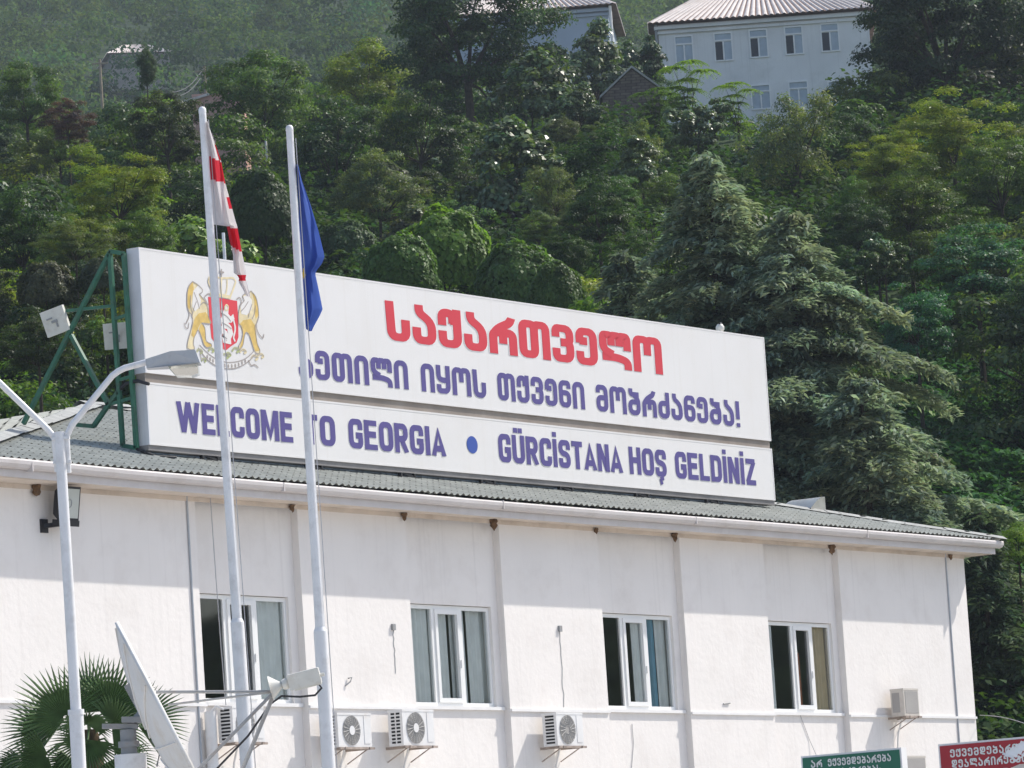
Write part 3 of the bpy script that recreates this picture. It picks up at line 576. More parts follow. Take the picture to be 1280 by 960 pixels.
# ------------------------------------------------------------------ air conditioners
def ac(x0, x1, z0, z1, style, label):
    """outdoor unit: body stands .12 off the wall, front at y=-.40"""
    t = thing('air_conditioner', label, 'air conditioner', ((x0+x1)/2, 0, z0), 0, 'outdoor air conditioners on the facade')
    yf, yb = -.42, -.14; mb = MB(); mb.box(x0, x1, yf, yb, z0, z1); mb.box(x0-.006, x1+.006, yf-.006, yb+.006, z1-.03, z1+.006)
    part(mb, 'body', M['acbeige'] if style == 'side' else M['ac'], t)
    H = z1-z0
    if style in ('fan', 'fanplain'):
        cx, czz, rr = x0+(x1-x0)*.40, z0+H*.49, min(H*.44, (x1-x0)*.36); g = MB(); n = 28
        g.add([(cx+rr*math.cos(6.2832*k/n), yf-.004, czz+rr*math.sin(6.2832*k/n)) for k in range(n)], [tuple(range(n))])
        gr = part(g, 'fan_grille', M['acgrille'], t); s_ = MB()
        for k in range(18):
            an = 6.2832*k/18; s_.tube([(cx+.07*math.cos(an), yf-.012, czz+.07*math.sin(an)), (cx+rr*math.cos(an+.12), yf-.012, czz+rr*math.sin(an+.12))], .005, 4, caps=False)
        for q in (.3, .42, .54, .66, .78, .9, 1.0):
            s_.tube([(cx+rr*q*math.cos(6.2832*k/24), yf-.010, czz+rr*q*math.sin(6.2832*k/24)) for k in range(25)], .0035, 4, caps=False)
        sub(s_, 'guard', M['acguard'], gr)
        if style == 'fan':
            hb = MB(); hb.add([(cx+.075*math.cos(6.2832*k/16), yf-.018, czz+.075*math.sin(6.2832*k/16)) for k in range(16)], [tuple(range(16))]); sub(hb, 'hub', M['ac'], gr)
        p = MB(); p.box(x1-.20, x1-.04, yf-.007, yf, z0+.1*H, z1-.08*H); part(p, 'service_panel', M['ac'], t)
    else:
        p = MB(); p.box(x0+.05, x1-.03, yf-.006, yf, z0+.05, z1-.05); part(p, 'front_grille', M['acgrille'], t)
    l = MB()
    cols = 2 if style == 'fan' else 1
    for k in range(9):
        zz = z0+H*(.07+.1*k)
        for c_ in range(cols):
            ya = yf+.05+(.2/cols)*c_; l.box(x0-.004, x0, ya, ya+.2/cols-.03, zz, zz+H*.055)
    if style == 'side': l = MB(); l.box(x0-.004, x0, yf+.09, yb-.03, z0+.07, z1-.07)
    part(l, 'side_louvre', M['dark'] if style != 'side' else M['acgrille'], t)
    b = MB()
    for x in (x0+.10, x1-.14):
        b.box(x, x+.04, -.48, 0, z0-.045, z0-.004); b.sqtube((x+.02, -.40, z0-.04), (x+.02, -.01, z0-.24), .008)
    b.box(x0-.02, x1+.02, -.46, -.43, z0-.04, z0-.006)
    part(b, 'bracket', M['rust'], t)
    pp = MB()
    if 'first window' in label: pp.tube([(x0-.16, -.12, z1-.06), (x0-.16, -.12, z0-.8)], .09, 12); pp.tube([(x0-.02, -.28, z1-.04), (x0-.1, -.2, z1+.02), (x0-.16, -.12, z1-.08)], .02, 6)
    pp.tube([((x0+x1)/2, -.2, z0-.02), ((x0+x1)/2+.06, -.06, z0-.3), ((x0+x1)/2-.05, -.04, z0-.9)], .016, 6)
    part(pp, 'pipe', M['ac'], t)
ac(.10, .90, 5.41, 5.95, 'fanplain', 'white air conditioner under the first window, half hidden behind the left flagpole')
ac(2.86, 3.77, 5.34, 5.87, 'fan', 'white air conditioner beside the second flagpole, with a grey cylinder beside its louvres')
bpy.context.scene.objects['air_conditioner.001']['label'] = 'white air conditioner with round fan just right of the second flagpole'
ac(4.66, 5.55, 5.37, 5.94, 'fan', 'white air conditioner with white fan hub on a rusty bracket under the second window')
ac(9.22, 10.04, 5.38, 5.93, 'fanplain', 'white air conditioner with plain fan between the second and third windows')
ac(21.42, 22.0, 5.98, 6.49, 'side', 'small beige box air conditioner high on the wall near the right corner')
ac(21.3, 22.1, 4.72, 5.22, 'side', 'grey air conditioner low on the wall behind the green sign')

# black floodlight on the wall at left
c = onY(84, 629, -.27); t = thing('floodlight', 'black floodlight under the eave behind the street lamp post', 'floodlight', (c[0], 0, c[2]))
mb = MB(); fx = np.array([-.02, -1, -.16]); fx /= np.linalg.norm(fx); a = np.cross((0, 0, 1), fx); a /= np.linalg.norm(a); b = np.cross(fx, a)
P = []
for (d, wv, hv) in ((-.24, .08, .10), (-.12, .19, .17), (.0, .22, .235), (.05, .24, .25)): P += [c+fx*d*.8+a*i*wv+b*j*hv for i, j in ((-1, -1), (1, -1), (1, 1), (-1, 1))]
mb.add(P, [(0, 1, 2, 3)]+[(4*k+i, 4*k+(i+1) % 4, 4*k+4+(i+1) % 4, 4*k+4+i) for k in range(3) for i in range(4)]+[(12, 13, 14, 15)]); mb.obox(c+fx*.0-b*.29, a*.24, b*.045, fx*.06); part(mb, 'housing', M['black'], t)
mb = MB(); mb.obox(c+fx*.043, a*.21, b*.215, fx*.004); part(mb, 'lens', M['glasslens'], t)
mb = MB(); mb.tube([c+fx*.05+a*.045*math.cos(k*.7)+b*.06*math.sin(k*.7) for k in range(10)], .007, 5); part(mb, 'bulb', M['dishsteel'], t)
mb = MB(); mb.sqtube(c-b*.3-fx*.02, (c[0]-.25, 0, c[2]-.32), .03); mb.box(c[0]-.33, c[0]-.17, -.03, 0, c[2]-.42, c[2]-.22); part(mb, 'bracket', M['black'], t)

# ------------------------------------------------------------------ flagpoles and flags
def flagpole(px, py, D, dx, joint_px, label):
    top = dep(px, py, D); base = np.array([top[0], top[1], 0])+_r0*dx; t = thing('flagpole', label, 'flagpole', base, 0, 'white flagpoles in front of the facade')
    zj = dep(joint_px[0], joint_px[1], D)[2]; at = lambda z: base+(top-base)*(z/top[2])
    m2 = MB(); m2.tube([at(zj-.02), top], .062, 14, r1=.045); part(m2, 'upper_mast', M['pole'], t)
    m2 = MB(); m2.tube([base, at(zj)], .084, 16); m2.tube([at(zj), at(zj+.05)], [.084, .064], 16); part(m2, 'lower_mast', M['pole'], t)
    m2 = MB(); m2.lathe([(.045, -.02), (.048, .0), (.045, .04), (.03, .06), (.001, .07)], 12, Matrix.Translation(top)); part(m2, 'finial', M['pole'], t)
    m2 = MB(); m2.tube([top+_r0*.07-np.array([0, 0, .1]), at(5)+_r0*.10, at(1)+_r0*.09], .006, 5); part(m2, 'halyard', M['cablegrey'], t)
    return at
P1 = flagpole(253, 140, 60, .13, (294, 784), 'white flagpole left of centre carrying the red and white flag')
P2 = flagpole(362, 163, 60, .02, (396, 795), 'white flagpole carrying the blue flag, right of the red and white one')
def clothflag(name, rows, D, colorfn, mats, label, cat):
    """rows: (y, x_left, x_right) outline of the limp cloth in its own hanging plane; folds give it depth"""
    N = 26; ys = np.array([r[0] for r in rows]); n2 = 90; vs = []; fs = []; ms = []
    for j in range(n2+1):
        y = ys[0]+(ys[-1]-ys[0])*j/n2; xl = np.interp(y, ys, [r[1] for r in rows]); xr = np.interp(y, ys, [r[2] for r in rows])
        for i in range(N+1):
            s_ = i/N; x = xl+(xr-xl)*s_; wob = .17*math.sin(s_*7.5+j*.05)*min(1, .25+s_)+.03*math.sin(s_*17-j*.08)
            vs.append(dep(x, y, D+wob))
    for j in range(n2):
        for i in range(N):
            fs.append((j*(N+1)+i, j*(N+1)+i+1, (j+1)*(N+1)+i+1, (j+1)*(N+1)+i))
            ms.append(colorfn((i+.5)/N, ys[0]+(ys[-1]-ys[0])*(j+.5)/n2))
    m2 = MB(); m2.add(vs, fs, 0, True); m2.m = ms; return tag(m2.build(name, mats), label, cat)
def cloth(name, col, tr=.4):
    m = leafmat(name, .85, .1, tr, (1, 1, 1)); n = m.node_tree.nodes
    for nd in list(n):
        if nd.type in ('OBJECT_INFO', 'ATTRIBUTE'): n.remove(nd)
    for nd in n:
        if nd.type == 'MIX':
            if not nd.inputs[6].is_linked: nd.inputs[6].default_value = (*col, 1); 
            if not nd.inputs[7].is_linked and nd.inputs[7].default_value[0] == .5 or nd.inputs[7].default_value[:3] != (1, 1, 1): nd.inputs[7].default_value = (1, 1, 1, 1)
    return m
M['fw'] = cloth('flag_white', (.70, .67, .67)); M['fr'] = cloth('flag_red', (.60, .03, .05)); M['fb'] = cloth('flag_blue', (.07, .13, .43)); M['fy'] = cloth('flag_yellow', (.70, .50, .08))
q = 1/3.095
gy = lambda y: 120+y*q
gx = lambda x: 200+x*q
def gcol(s_, y):
    yy = (y-120)*3.095
    if 232+s_*22 < yy < 322+s_*14 and yy < 345: return 1
    if 395-s_*5 < yy < 440 and s_ > .86: return 1
    if 505+s_*10 < yy < 580+s_*25: return 1
    if yy > 690 and yy < 712: return 1
    if yy < 250 and s_ > .90 and yy > 190: return 1
    return 0
rows = [(gy(98), gx(180), gx(184)), (gy(130), gx(183), gx(194)), (gy(250), gx(188), gx(236)), (gy(335), gx(193), gx(252)), (gy(400), gx(197), gx(270)), (gy(490), gx(203), gx(294)), (gy(497), gx(205), gx(297)), (gy(500), gx(258), gx(298)), (gy(545), gx(266), gx(306)), (gy(610), gx(282), gx(318)), (gy(690), gx(286), gx(335)), (gy(693), gx(300), gx(333)), (gy(712), gx(308), gx(330)), (gy(716), gx(302), gx(334)), (gy(775), gx(335), gx(350))]
clothflag('flag', rows, 60.0, gcol, [M['fw'], M['fr']], 'limp white flag with red cross hanging from the left flagpole', 'flag')
def ecol(s_, y):
    yy = (y-120)*3.095
    return 1 if (abs(yy-690) < 16 and .04 < s_ < .34 and abs(yy-690)/16+abs(s_-.19)/.15 < 1.1) or (abs(yy-676) < 9 and abs(s_-.2) < .035) else 0
rows = [(gy(265), gx(528), gx(533.5)), (gy(330), gx(531), gx(549.7)), (gy(420), gx(536), gx(582.2)), (gy(520), gx(540), gx(612.6)), (gy(600), gx(542), gx(632.2)), (gy(622), gx(542), gx(636.6)), (gy(650), gx(543), gx(625.5)), (gy(678), gx(543), gx(603.5)), (gy(690), gx(544), gx(601.2)), (gy(760), gx(547), gx(616.3)), (gy(825), gx(549), gx(629.3)), (gy(850), gx(550), gx(618.2)), (gy(890), gx(552), gx(596)), (gy(910), gx(576), gx(587))]
clothflag('flag', rows, 60.05, ecol, [M['fb'], M['fy']], 'limp blue flag with a yellow star hanging from the right flagpole', 'flag')

# ------------------------------------------------------------------ street lamp
D = 55; top = dep(74, 540, D); t = thing('street_lamp', 'white double arm street lamp at the left, lantern in front of the billboard', 'street lamp', (top[0]+.0, top[1], 0))
zj = dep(92, 893, D)[2]; sh = _r0*-.04
mb = MB(); mb.tube([np.array([top[0], top[1], zj])-sh*.5, top], .062, 14, r1=.06); part(mb, 'upper_post', M['pole'], t)
mb = MB(); mb.tube([np.array([top[0], top[1], 0])-sh*.5, np.array([top[0], top[1], zj])-sh*.5], .082, 16); mb.tube([np.array([top[0], top[1], zj-.03])-sh*.5, np.array([top[0], top[1], zj+.03])-sh*.5], .092, 16); part(mb, 'lower_post', M['pole'], t)
dl = lambda x, y: dep(x, y, D-.0)
mb = MB()
for (x0, y0, x1, y1) in ((67.5, 543, 72, 590), (83, 541, 85.5, 591)): mb.tube([dl(x0, y0), dl(x1, y1)], .034, 10)
for y in (548, 578): mb.obox(dl(76+.06*(y-548), y), _r0*.1, FWD*.05, np.array([0, 0, .016]))
part(mb, 'clamp', M['pole'], t)
mb = MB(); mb.tube([dl(68.5, 548), dl(60, 537), dl(0, 479), dl(-40, 445), dl(-66, 440)], .036, 10); part(mb, 'arm', M['pole'], t)
mb = MB(); mb.tube([dl(82, 548), dl(90, 531), dl(140, 470), dl(148, 464), dl(156, 460), dl(186, 452)], .036, 10); part(mb, 'arm', M['pole'], t)
def lantern(pix, flip=0):
    fx = lambda x, y: dl(x, y) if not flip else dl(-66-(x-186)-4, y-12+.13*(x-186)*0)
    prof = [(182.5, 450), (214, 441), (245, 439), (251, 455), (212, 459.5), (184, 461.5)]
    m2 = MB(); pts = [fx(*p) for p in prof]; n = len(pts); off = FWD*.15
    A_ = [p-off*(.55 if i in (0, 5) else 1) for i, p in enumerate(pts)]; B_ = [p+off*(.55 if i in (0, 5) else 1) for i, p in enumerate(pts)]
    m2.add(A_+B_, [tuple(range(n)), tuple(range(n, 2*n))[::-1]]+[(i, (i+1) % n, (i+1) % n+n, i+n) for i in range(n)])
    hd = part(m2, 'lantern', M['lampgrey'], t)
    m2 = MB(); pr = [(211, 460), (248, 456.5), (249, 468), (240, 471), (221, 471)]; pts = [fx(*p) for p in pr]; n = 5
    m2.add([p-FWD*.12 for p in pts]+[p+FWD*.12 for p in pts], [tuple(range(n)), tuple(range(n, 2*n))[::-1]]+[(i, (i+1) % n, (i+1) % n+n, i+n) for i in range(n)]); sub(m2, 'bowl', M['bowl'], hd)
lantern(0); lantern(0, 1)

# ------------------------------------------------------------------ satellite dish, seen edge-on from behind
D = 50; c = dep(220, 922, D); ax = _r*.888+_u*.459; ax = ax+_v*.095; ax /= np.linalg.norm(ax)
t = thing('satellite_dish', 'large weathered white satellite dish seen edge on beside the fan palm', 'satellite dish', (c[0], c[1], 0))
e1 = np.cross(ax, _v); e1 /= np.linalg.norm(e1); e2 = np.cross(ax, e1); RD, DP = 1.30, .21
Mx = Matrix(((e1[0], e2[0], ax[0], c[0]), (e1[1], e2[1], ax[1], c[1]), (e1[2], e2[2], ax[2], c[2]), (0, 0, 0, 1)))
mb = MB(); prof = [(RD*k/14, -DP*(1-(k/14)**2)) for k in range(1, 15)]; mb.lathe(prof, 48, Mx); mb.lathe([(r, z-.02) for r, z in prof], 48, Mx); mb.lathe([(RD, -.02), (RD+.025, -.02), (RD+.025, .025), (RD, .0)], 48, Mx); part(mb, 'reflector', M['dish'], t)
mb = MB()
for k in range(12):
    an = 6.2832*k/12; pts = [Mx @ Vector((math.cos(an)*RD*q*.98, math.sin(an)*RD*q*.98, -DP*(1-q*q)-.035)) for q in (.2, .5, .8, 1.0)]; mb.tube(pts, .010, 4)
part(mb, 'rib', M['dish'], t)
bk = c-ax*(DP+.08)
mb = MB(); dn = np.array([0, 0, -1.0])
p_up = dep(160, 855, D); p_lo = dep(218, 962, D)
mb.sqtube(p_up, p_lo, .035); mb.sqtube(dep(168, 866, D), dep(176, 872, D), .05)
for (x, y) in ((183, 884), (192, 908), (203, 930)): mb.sqtube(dep(x-4, y+2, D), dep(x+8, y-3, D), .03)
mb.obox(dep(170, 900, D), _r*.14, _u*.03, FWD*.1); mb.obox(dep(150, 908, D), _r*.18, _u*.025, FWD*.05); mb.sqtube(dep(178, 890, D), dep(160, 910, D), .03)
mb.tube([dep(190, 925, D), dep(200, 940, D), dep(196, 958, D)], .012, 5); part(mb, 'mount', M['dishsteel'], t)
mt_ = dep(160, 912, D); mb = MB(); mb.tube([mt_, mt_-np.array([0, 0, .30])], .085, 14); mb.tube([mt_-np.array([0, 0, .12]), mt_-np.array([0, 0, .18])], .11, 14); part(mb, 'mount_neck', [M['dishsteel']], t)
pb = dep(163, 943, D); mb = MB(); mb.tube([(pb[0], pb[1], 0), pb], .165, 18); part(mb, 'pedestal', M['pole'], t)
fc = dep(345, 866, D)-FWD*.2
rim = lambda an: np.array(Mx @ Vector((math.cos(an)*RD, math.sin(an)*RD, .02)))
mb = MB(); r1, r2 = dep(198, 867, D)-FWD*.3, dep(208, 879, D)+FWD*.3
mb.tube([r1, fc+np.array([0, 0, .0])], .017, 7); mb.tube([r2, fc], .013, 6); mb.tube([dep(283, 1010, D), fc], .022, 7); mb.tube([dep(250, 965, D)-FWD*.4, fc-FWD*.05], .018, 7); part(mb, 'feed_strut', M['dishsteel'], t)
f0 = dep(352, 858, D)-FWD*.2; fa = _r*.965+_u*.25; fa /= np.linalg.norm(fa); side = np.cross(fa, _v); side /= np.linalg.norm(side)
Mf = lambda P_: Matrix.Translation(P_) @ Vector(fa).to_track_quat('Z', 'Y').to_matrix().to_4x4()
mb = MB(); mb.lathe([(.125, -.105), (.12, -.10), (.03, .01), (.028, .03)], 16, Mf(f0-fa*.0)); mb.lathe([(.05, .02), (.06, .05), (.05, .09), (.03, .1)], 10, Mf(f0)); fh = part(mb, 'feed_horn', M['plate'], t)
mb = MB(); bc = f0+fa*.25; mb.obox(bc, fa*.165, side*.075, np.cross(fa, side)*.07); mb.obox(bc+side*.075, fa*.16, side*.008, np.cross(fa, side)*.05); mb.obox(bc-side*.082+fa*.02, fa*.14, side*.01, np.cross(fa, side)*.05)
mb.tube([f0+fa*.41, f0+fa*.46], .02, 6); part(mb, 'receiver_block', M['plate'], t)
mb = MB(); mb.tube([f0+fa*.42-side*0, dep(397, 853, D), dep(402, 860, D), dep(394, 869, D), dep(375, 871, D), dep(352, 870, D), dep(338, 880, D), dep(310, 920, D), dep(270, 962, D), dep(262, 985, D)], .012, 6); part(mb, 'cable', M['cable'], t)

# ------------------------------------------------------------------ fan palm
D = 57; hub = dep(112, 912, D); t = thing('palm_tree', 'dark green fan palm behind the street lamp and the dish', 'palm', (hub[0], hub[1], 0))
mb = MB(); mb.tube([(hub[0], hub[1], 0), hub-np.array([0, 0, .3]), hub], [.16, .15, .09], 12); part(mb, 'trunk', M['palmdry'], t)
rd = random.Random(21)
def fan(px, py, ang, tilt, rad, spread=3.5, droop=.1, n=36):
    """fan leaf: blades radiate from the petiole end; ang = axis direction seen from the camera, tilt leans the fan towards (-) or away (+)"""
    c0 = dep(px, py, D+tilt*.3); m2 = MB(); m2.tube([hub-np.array([0, 0, .15]), (hub+c0)/2+np.array([0, 0, .05]), c0], .014, 5)
    a_x = _r*math.cos(R(ang))+_u*math.sin(R(ang)); nv = _v*math.cos(tilt)+np.cross(_v, a_x)*0+a_x*math.sin(tilt)*-1; ax0 = a_x*math.cos(tilt)+_v*math.sin(tilt); sdv = np.cross(ax0, nv)
    for k in range(n):
        an = (k/(n-1)-.5)*spread; d = ax0*math.cos(an)+sdv*math.sin(an); L = rad*(1-.10*abs(an))*rd.uniform(.93, 1.05)
        wv = np.cross(d, nv); sag = np.array([0, 0, -droop]); w0 = L*.027; pts = []; cup = nv*(-.10 if k % 2 else -.13)
        for (q, ww) in ((.04, .5), (.45, 1.0), (.75, .6), (1.0, .05)):
            ctr = c0+d*L*q+(sag+cup)*(q**2.2)*L; pts += [ctr-wv*w0*ww+nv*.014*ww, ctr-nv*.014*ww, ctr+wv*w0*ww+nv*.014*ww]
        m2.add(pts, [(3*i+j, 3*i+j+1, 3*i+4+j, 3*i+3+j) for i in range(3) for j in (0, 1)])
    part(m2, 'frond', M['palm'], t)
for a in ((82, 897, 125, -.25, .76, 3.7, .06), (136, 888, 80, -.2, .70, 3.6, .03), (112, 880, 95, .5, .62, 3.3, .0), (60, 915, 160, .3, .62, 3.2, .15), (172, 905, 35, .2, .66, 3.0, .15), (110, 925, 250, -.7, .55, 3.8, .2),
          (60, 945, 200, -.4, .60, 3.0, .3), (30, 962, 190, .1, .55, 2.6, .35), (150, 945, 300, -.5, .55, 3.4, .3), (95, 955, 230, .2, .6, 3.4, .3), (140, 910, 20, -.6, .6, 3.6, .2), (108, 905, 90, -.9, .42, 4.6, .1)): fan(*a)

# ------------------------------------------------------------------ customs lane signs and awning at the lower right
def lanesign(px, py, D, wd, ht, matn, lines, label, dpt=.10):
    o = dep(px, py, D); e = _r0*math.cos(R(33))-FWD*math.sin(R(33)); nb = _r0*math.sin(R(33))+FWD*math.cos(R(33)); t = thing('customs_sign', label, 'sign', (o[0], o[1], 0))
    upv = np.array([0, 0, 1.0]); P = lambda u, v, l: o+e*u-upv*v-nb*l
    m2 = MB(); m2.obox(o+e*wd/2-upv*ht/2+nb*dpt/2, e*wd/2, nb*dpt/2, upv*ht/2); part(m2, 'cabinet', M['trim'], t)
    m2 = MB(); m2.obox(o+e*wd/2-upv*ht/2-nb*.003, e*(wd/2-.018), nb*.003, upv*(ht/2-.018)); fpn = part(m2, 'face', matn, t)
    for (txt, g, u0, u1, v1, v0) in lines:
        m2 = MB(); word(m2, txt, g, lambda u, v, l: P(u, v, l+.006), u0, u1, v0, v1, .17, .14); part(m2, 'lettering', M['signtext'], t)
    for u in (.15, wd-.15):
        m2 = MB(); q = o+e*u+nb*dpt/2; m2.tube([(q[0], q[1], 0), q-upv*ht], .035, 8); part(m2, 'post', M['pole'], t)
G2 = dict(GLY)
lanesign(1001, 945.5, 45, 1.05, .62, M['signgreen'], [('არ', G2, .105, .225, .045, .115), ('ექვემდებარება', G2, .285, .945, .045, .115), ('დეკლარირებას', G2, .20, .83, .138, .205), ], 'green lane sign with two rows of white lettering below the right window')
lanesign(1172.5, 930.5, 44, 1.10, .70, M['signred'], [('ექვემდებარება', G2, .12, .92, .055, .128), ('დეკლარირებას', G2, .13, .88, .150, .225), ('DECLARE', LAT, .26, .78, .262, .345)], 'red lane sign with white lettering at the lower right edge')
D = 40; c = dep(1262, 945, D); t = thing('kiosk', 'small grey kiosk with white corrugated awning in front of the red sign', 'kiosk', (c[0], c[1], 0))
mb = MB(); o = dep(1266, 948, D); e = _r0*.85-FWD*.5; up = np.array([0, 0, 1.0]); n = 120; rise = up*.5
mb.add([o+e*(1.3*i/n)+up*(.014*math.sin(i*1.57)+.62*(i/n)) for i in range(n+1)]+[o+e*(1.3*i/n)+up*(.014*math.sin(i*1.57)+.62*(i/n)+.07)+FWD*.9 for i in range(n+1)], [(i, i+1, n+2+i, n+1+i) for i in range(n)]); mb.add([o+e*(1.3*i/n)+up*(.014*math.sin(i*1.57)+.62*(i/n)-.016) for i in range(n+1)]+[o+e*(1.3*i/n)+up*(.62*(i/n)-.04) for i in range(n+1)], [(i, i+1, n+2+i, n+1+i) for i in range(n)], 0); part(mb, 'awning', M['ac'], t)
mb = MB(); mb.obox(o+e*.66+FWD*.45+up*(-.10), e*.60, FWD*.4, up*.05); part(mb, 'beam', M['acbeige'], t)
mb = MB(); q = o+e*.66+FWD*.5; mb.obox((q[0], q[1], (q[2]-.2)/2)-_r0*.0, e*.62, FWD*.35, up*(q[2]-.2)/2); part(mb, 'cabin', M['lampgrey'], t)
# cable from the wall corner
mb = MB(); p0 = onY(1225, 894, .3); p1 = dep(1300, 912, 88); mb.tube([p0+(p1-p0)*k/8+np.array([0, 0, -.10*math.sin(math.pi*k/8)*.0+.07*math.sin(math.pi*k/8)]) for k in range(9)], .007, 5); tag(mb.build('cable', M['cablegrey']), 'thin pale cable running from the right wall corner across the dark trees', 'cable')

# ------------------------------------------------------------------ houses on the hill
def corr_roof(mb, P00, P10, P11, P01, per=.33, amp=.06):
    """corrugated sheet between eave P00-P10 and ridge P01-P11; alternating sheet/valley materials"""
    P00, P10, P11, P01 = map(np.asarray, (P00, P10, P11, P01)); L = np.linalg.norm(P10-P00); n = max(4, int(L/per*4)); nr = np.cross(P10-P00, P01-P00); nr /= np.linalg.norm(nr); nr = nr if nr[2] > 0 else -nr
    wave = [0, amp, amp, 0]
    for i in range(n):
        u0, u1 = i/n, (i+1)/n; a0, a1 = wave[i % 4], wave[(i+1) % 4]
        mb.quad(P00+(P10-P00)*u0+nr*a0, P00+(P10-P00)*u1+nr*a1, P01+(P11-P01)*u1+nr*a1, P01+(P11-P01)*u0+nr*a0, 1 if i % 4 == 3 else 0)  # every fourth strip is a valley, its shade put into the colour
def house(name, label, px0, px1, py_eave, D, depth_m, wallmat, roofh, tilt=0.0, base=14.0, over=.5, hip=3.2, ridge_in=None):
    o = dep(px0, py_eave, D); o2 = dep(px1, py_eave, D); wdt = np.linalg.norm(o2-o); e = _r0*math.cos(tilt)-FWD*math.sin(tilt); n = _r0*math.sin(tilt)+FWD*math.cos(tilt); up = np.array([0, 0, 1.0])
    t = thing(name, label, 'house', (o[0], o[1], o[2]-base)); P = lambda u, d, z: o+e*u+n*d+up*z
    m2 = MB(); m2.obox(P(wdt/2, depth_m/2, -base/2), e*wdt/2, n*depth_m/2, up*base/2); wl = part(m2, 'wall', wallmat, t)
    m2 = MB(); a, b, cc, dd = P(-over, -over, .05), P(wdt+over, -over, .05), P(wdt+over, depth_m+over, .05), P(-over, depth_m+over, .05); r0, r1 = P(hip, depth_m/2, roofh), P(wdt-hip, depth_m/2, roofh)
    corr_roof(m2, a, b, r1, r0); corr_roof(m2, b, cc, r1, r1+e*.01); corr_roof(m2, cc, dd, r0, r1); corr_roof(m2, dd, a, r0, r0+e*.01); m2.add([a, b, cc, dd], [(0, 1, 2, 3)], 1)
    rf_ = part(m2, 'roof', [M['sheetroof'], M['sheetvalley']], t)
    m2 = MB(); m2.obox(P(wdt/2, -.12, -.18), e*(wdt/2+.2), n*.12, up*.08); m2.obox(P(wdt/2, -.06, -.42), e*(wdt/2+.1), n*.06, up*.07); part(m2, 'cornice', wallmat, t)
    return t, P, wdt
t, P, wdt = house('house', 'white two storey house with striped hip roof and a row of open windows', 822, 1085, 32, 255, 9, M['houseplaster'], 2.7, R(2), 12)
D = 255
def hwin(t, P, px, py0, py1, wpx, pale, toprow=True):
    c0 = dep(px, py0, D); s_ = F_PX/D; u = None
    rel = c0-P(0, 0, 0); e = P(1, 0, 0)-P(0, 0, 0); nn = P(0, 1, 0)-P(0, 0, 0); u = rel@e/ (1-0) ; z1 = rel[2]; hh = (py1-py0)/s_; ww = wpx/s_
    m2 = MB(); up = np.array([0, 0, 1.0])
    fr = .07
    for (uu, zz, a, b) in ((u, z1-fr/2, ww/2, fr/2), (u, z1-hh+fr/2, ww/2, fr/2), (u-ww/2+fr/2, z1-hh/2, fr/2, hh/2-fr), (u+ww/2-fr/2, z1-hh/2, fr/2, hh/2-fr), (u, z1-hh*.28, ww/2-fr, fr*.45), (u, z1-hh*.64, fr*.5, hh*.34)):
        m2.obox(P(uu, -.02, zz), e*a, nn*.04, up*b)
    wn = part(m2, 'window', M['pvc'], t); m2 = MB()
    m2.obox(P(u-ww/4, .004, z1-hh*.64), e*(ww/4-fr*.6), nn*.01, up*(hh*.36-fr*.9), 0); m2.obox(P(u+ww/4, .002, z1-hh*.64), e*(ww/4-fr*.6), nn*.01, up*(hh*.36-fr*.9), 1); m2.obox(P(u, .003, z1-hh*.14), e*(ww/2-fr), nn*.01, up*(hh*.14-fr*.8), 1)
    if pale: m2.m = [1]*len(m2.m)
    sub(m2, 'pane', [M['win_dark'], M['win_pale']], wn)
for (px, y0, y1, pale) in ((854, 45, 84, True), (903, 41.5, 78, False), (947, 37.5, 74, False), (991, 34, 70.5, False), (1036, 30.5, 67, False)): hwin(t, P, px, y0, y1, 23.5, pale)
for (px, y0, y1) in ((950, 108, 140), (997, 104, 138), (1046, 104, 140)): hwin(t, P, px, y0, y1, 25, True)
mb = MB(); mb.tube([P(-.1, -.15, 0), P(-.1, -.15, -3), P(.1, -.1, -4), P(.1, -.1, -9)], .07, 8); part(mb, 'downpipe', M['dishsteel'], t)
t, P, wdt = house('house', 'grey blue house with striped hip roof behind the trees, top centre', 560, 760, 24, 275, 9, M['houseblue'], 2.6, R(4), 12)
mb = MB(); mb.tube([P(wdt+.15, -.2, 0), P(wdt+.15, -.2, -5)], .09, 8); part(mb, 'downpipe', M['trim'], t)
D = 600; t, P, wdt = house('house', 'small beige house with pale roof far up the hillside, top left', 139, 212, 68, 600, 9, M['housebeige'], 2.0, R(-12), 4.5, .6, 2.2)
# low pink house: roof edge rising to the right
D = 228; o = dep(229, 126, D); o2 = dep(287, 108, D); t = thing('house', 'low pinkish house with thin rust edged roof among the trees above the left flagpole', 'house', (o[0], o[1], o[2]-6))
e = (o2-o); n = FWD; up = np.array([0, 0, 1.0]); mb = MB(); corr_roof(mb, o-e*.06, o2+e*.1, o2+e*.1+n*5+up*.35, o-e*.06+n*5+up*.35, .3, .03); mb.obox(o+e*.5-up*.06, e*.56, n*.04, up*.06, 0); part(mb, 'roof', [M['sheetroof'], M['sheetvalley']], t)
mb = MB(); L = np.linalg.norm(e); mb.obox(o+e*.72+n*2.3-up*3.2, _r0*L*.52, n*2.2, up*3.1); part(mb, 'wall', M['housepink'], t)
mb = MB(); q = dep(329, 138, D-1); mb.tube([q, q-up*3], .09, 8); part(mb, 'post', M['trim'], t)
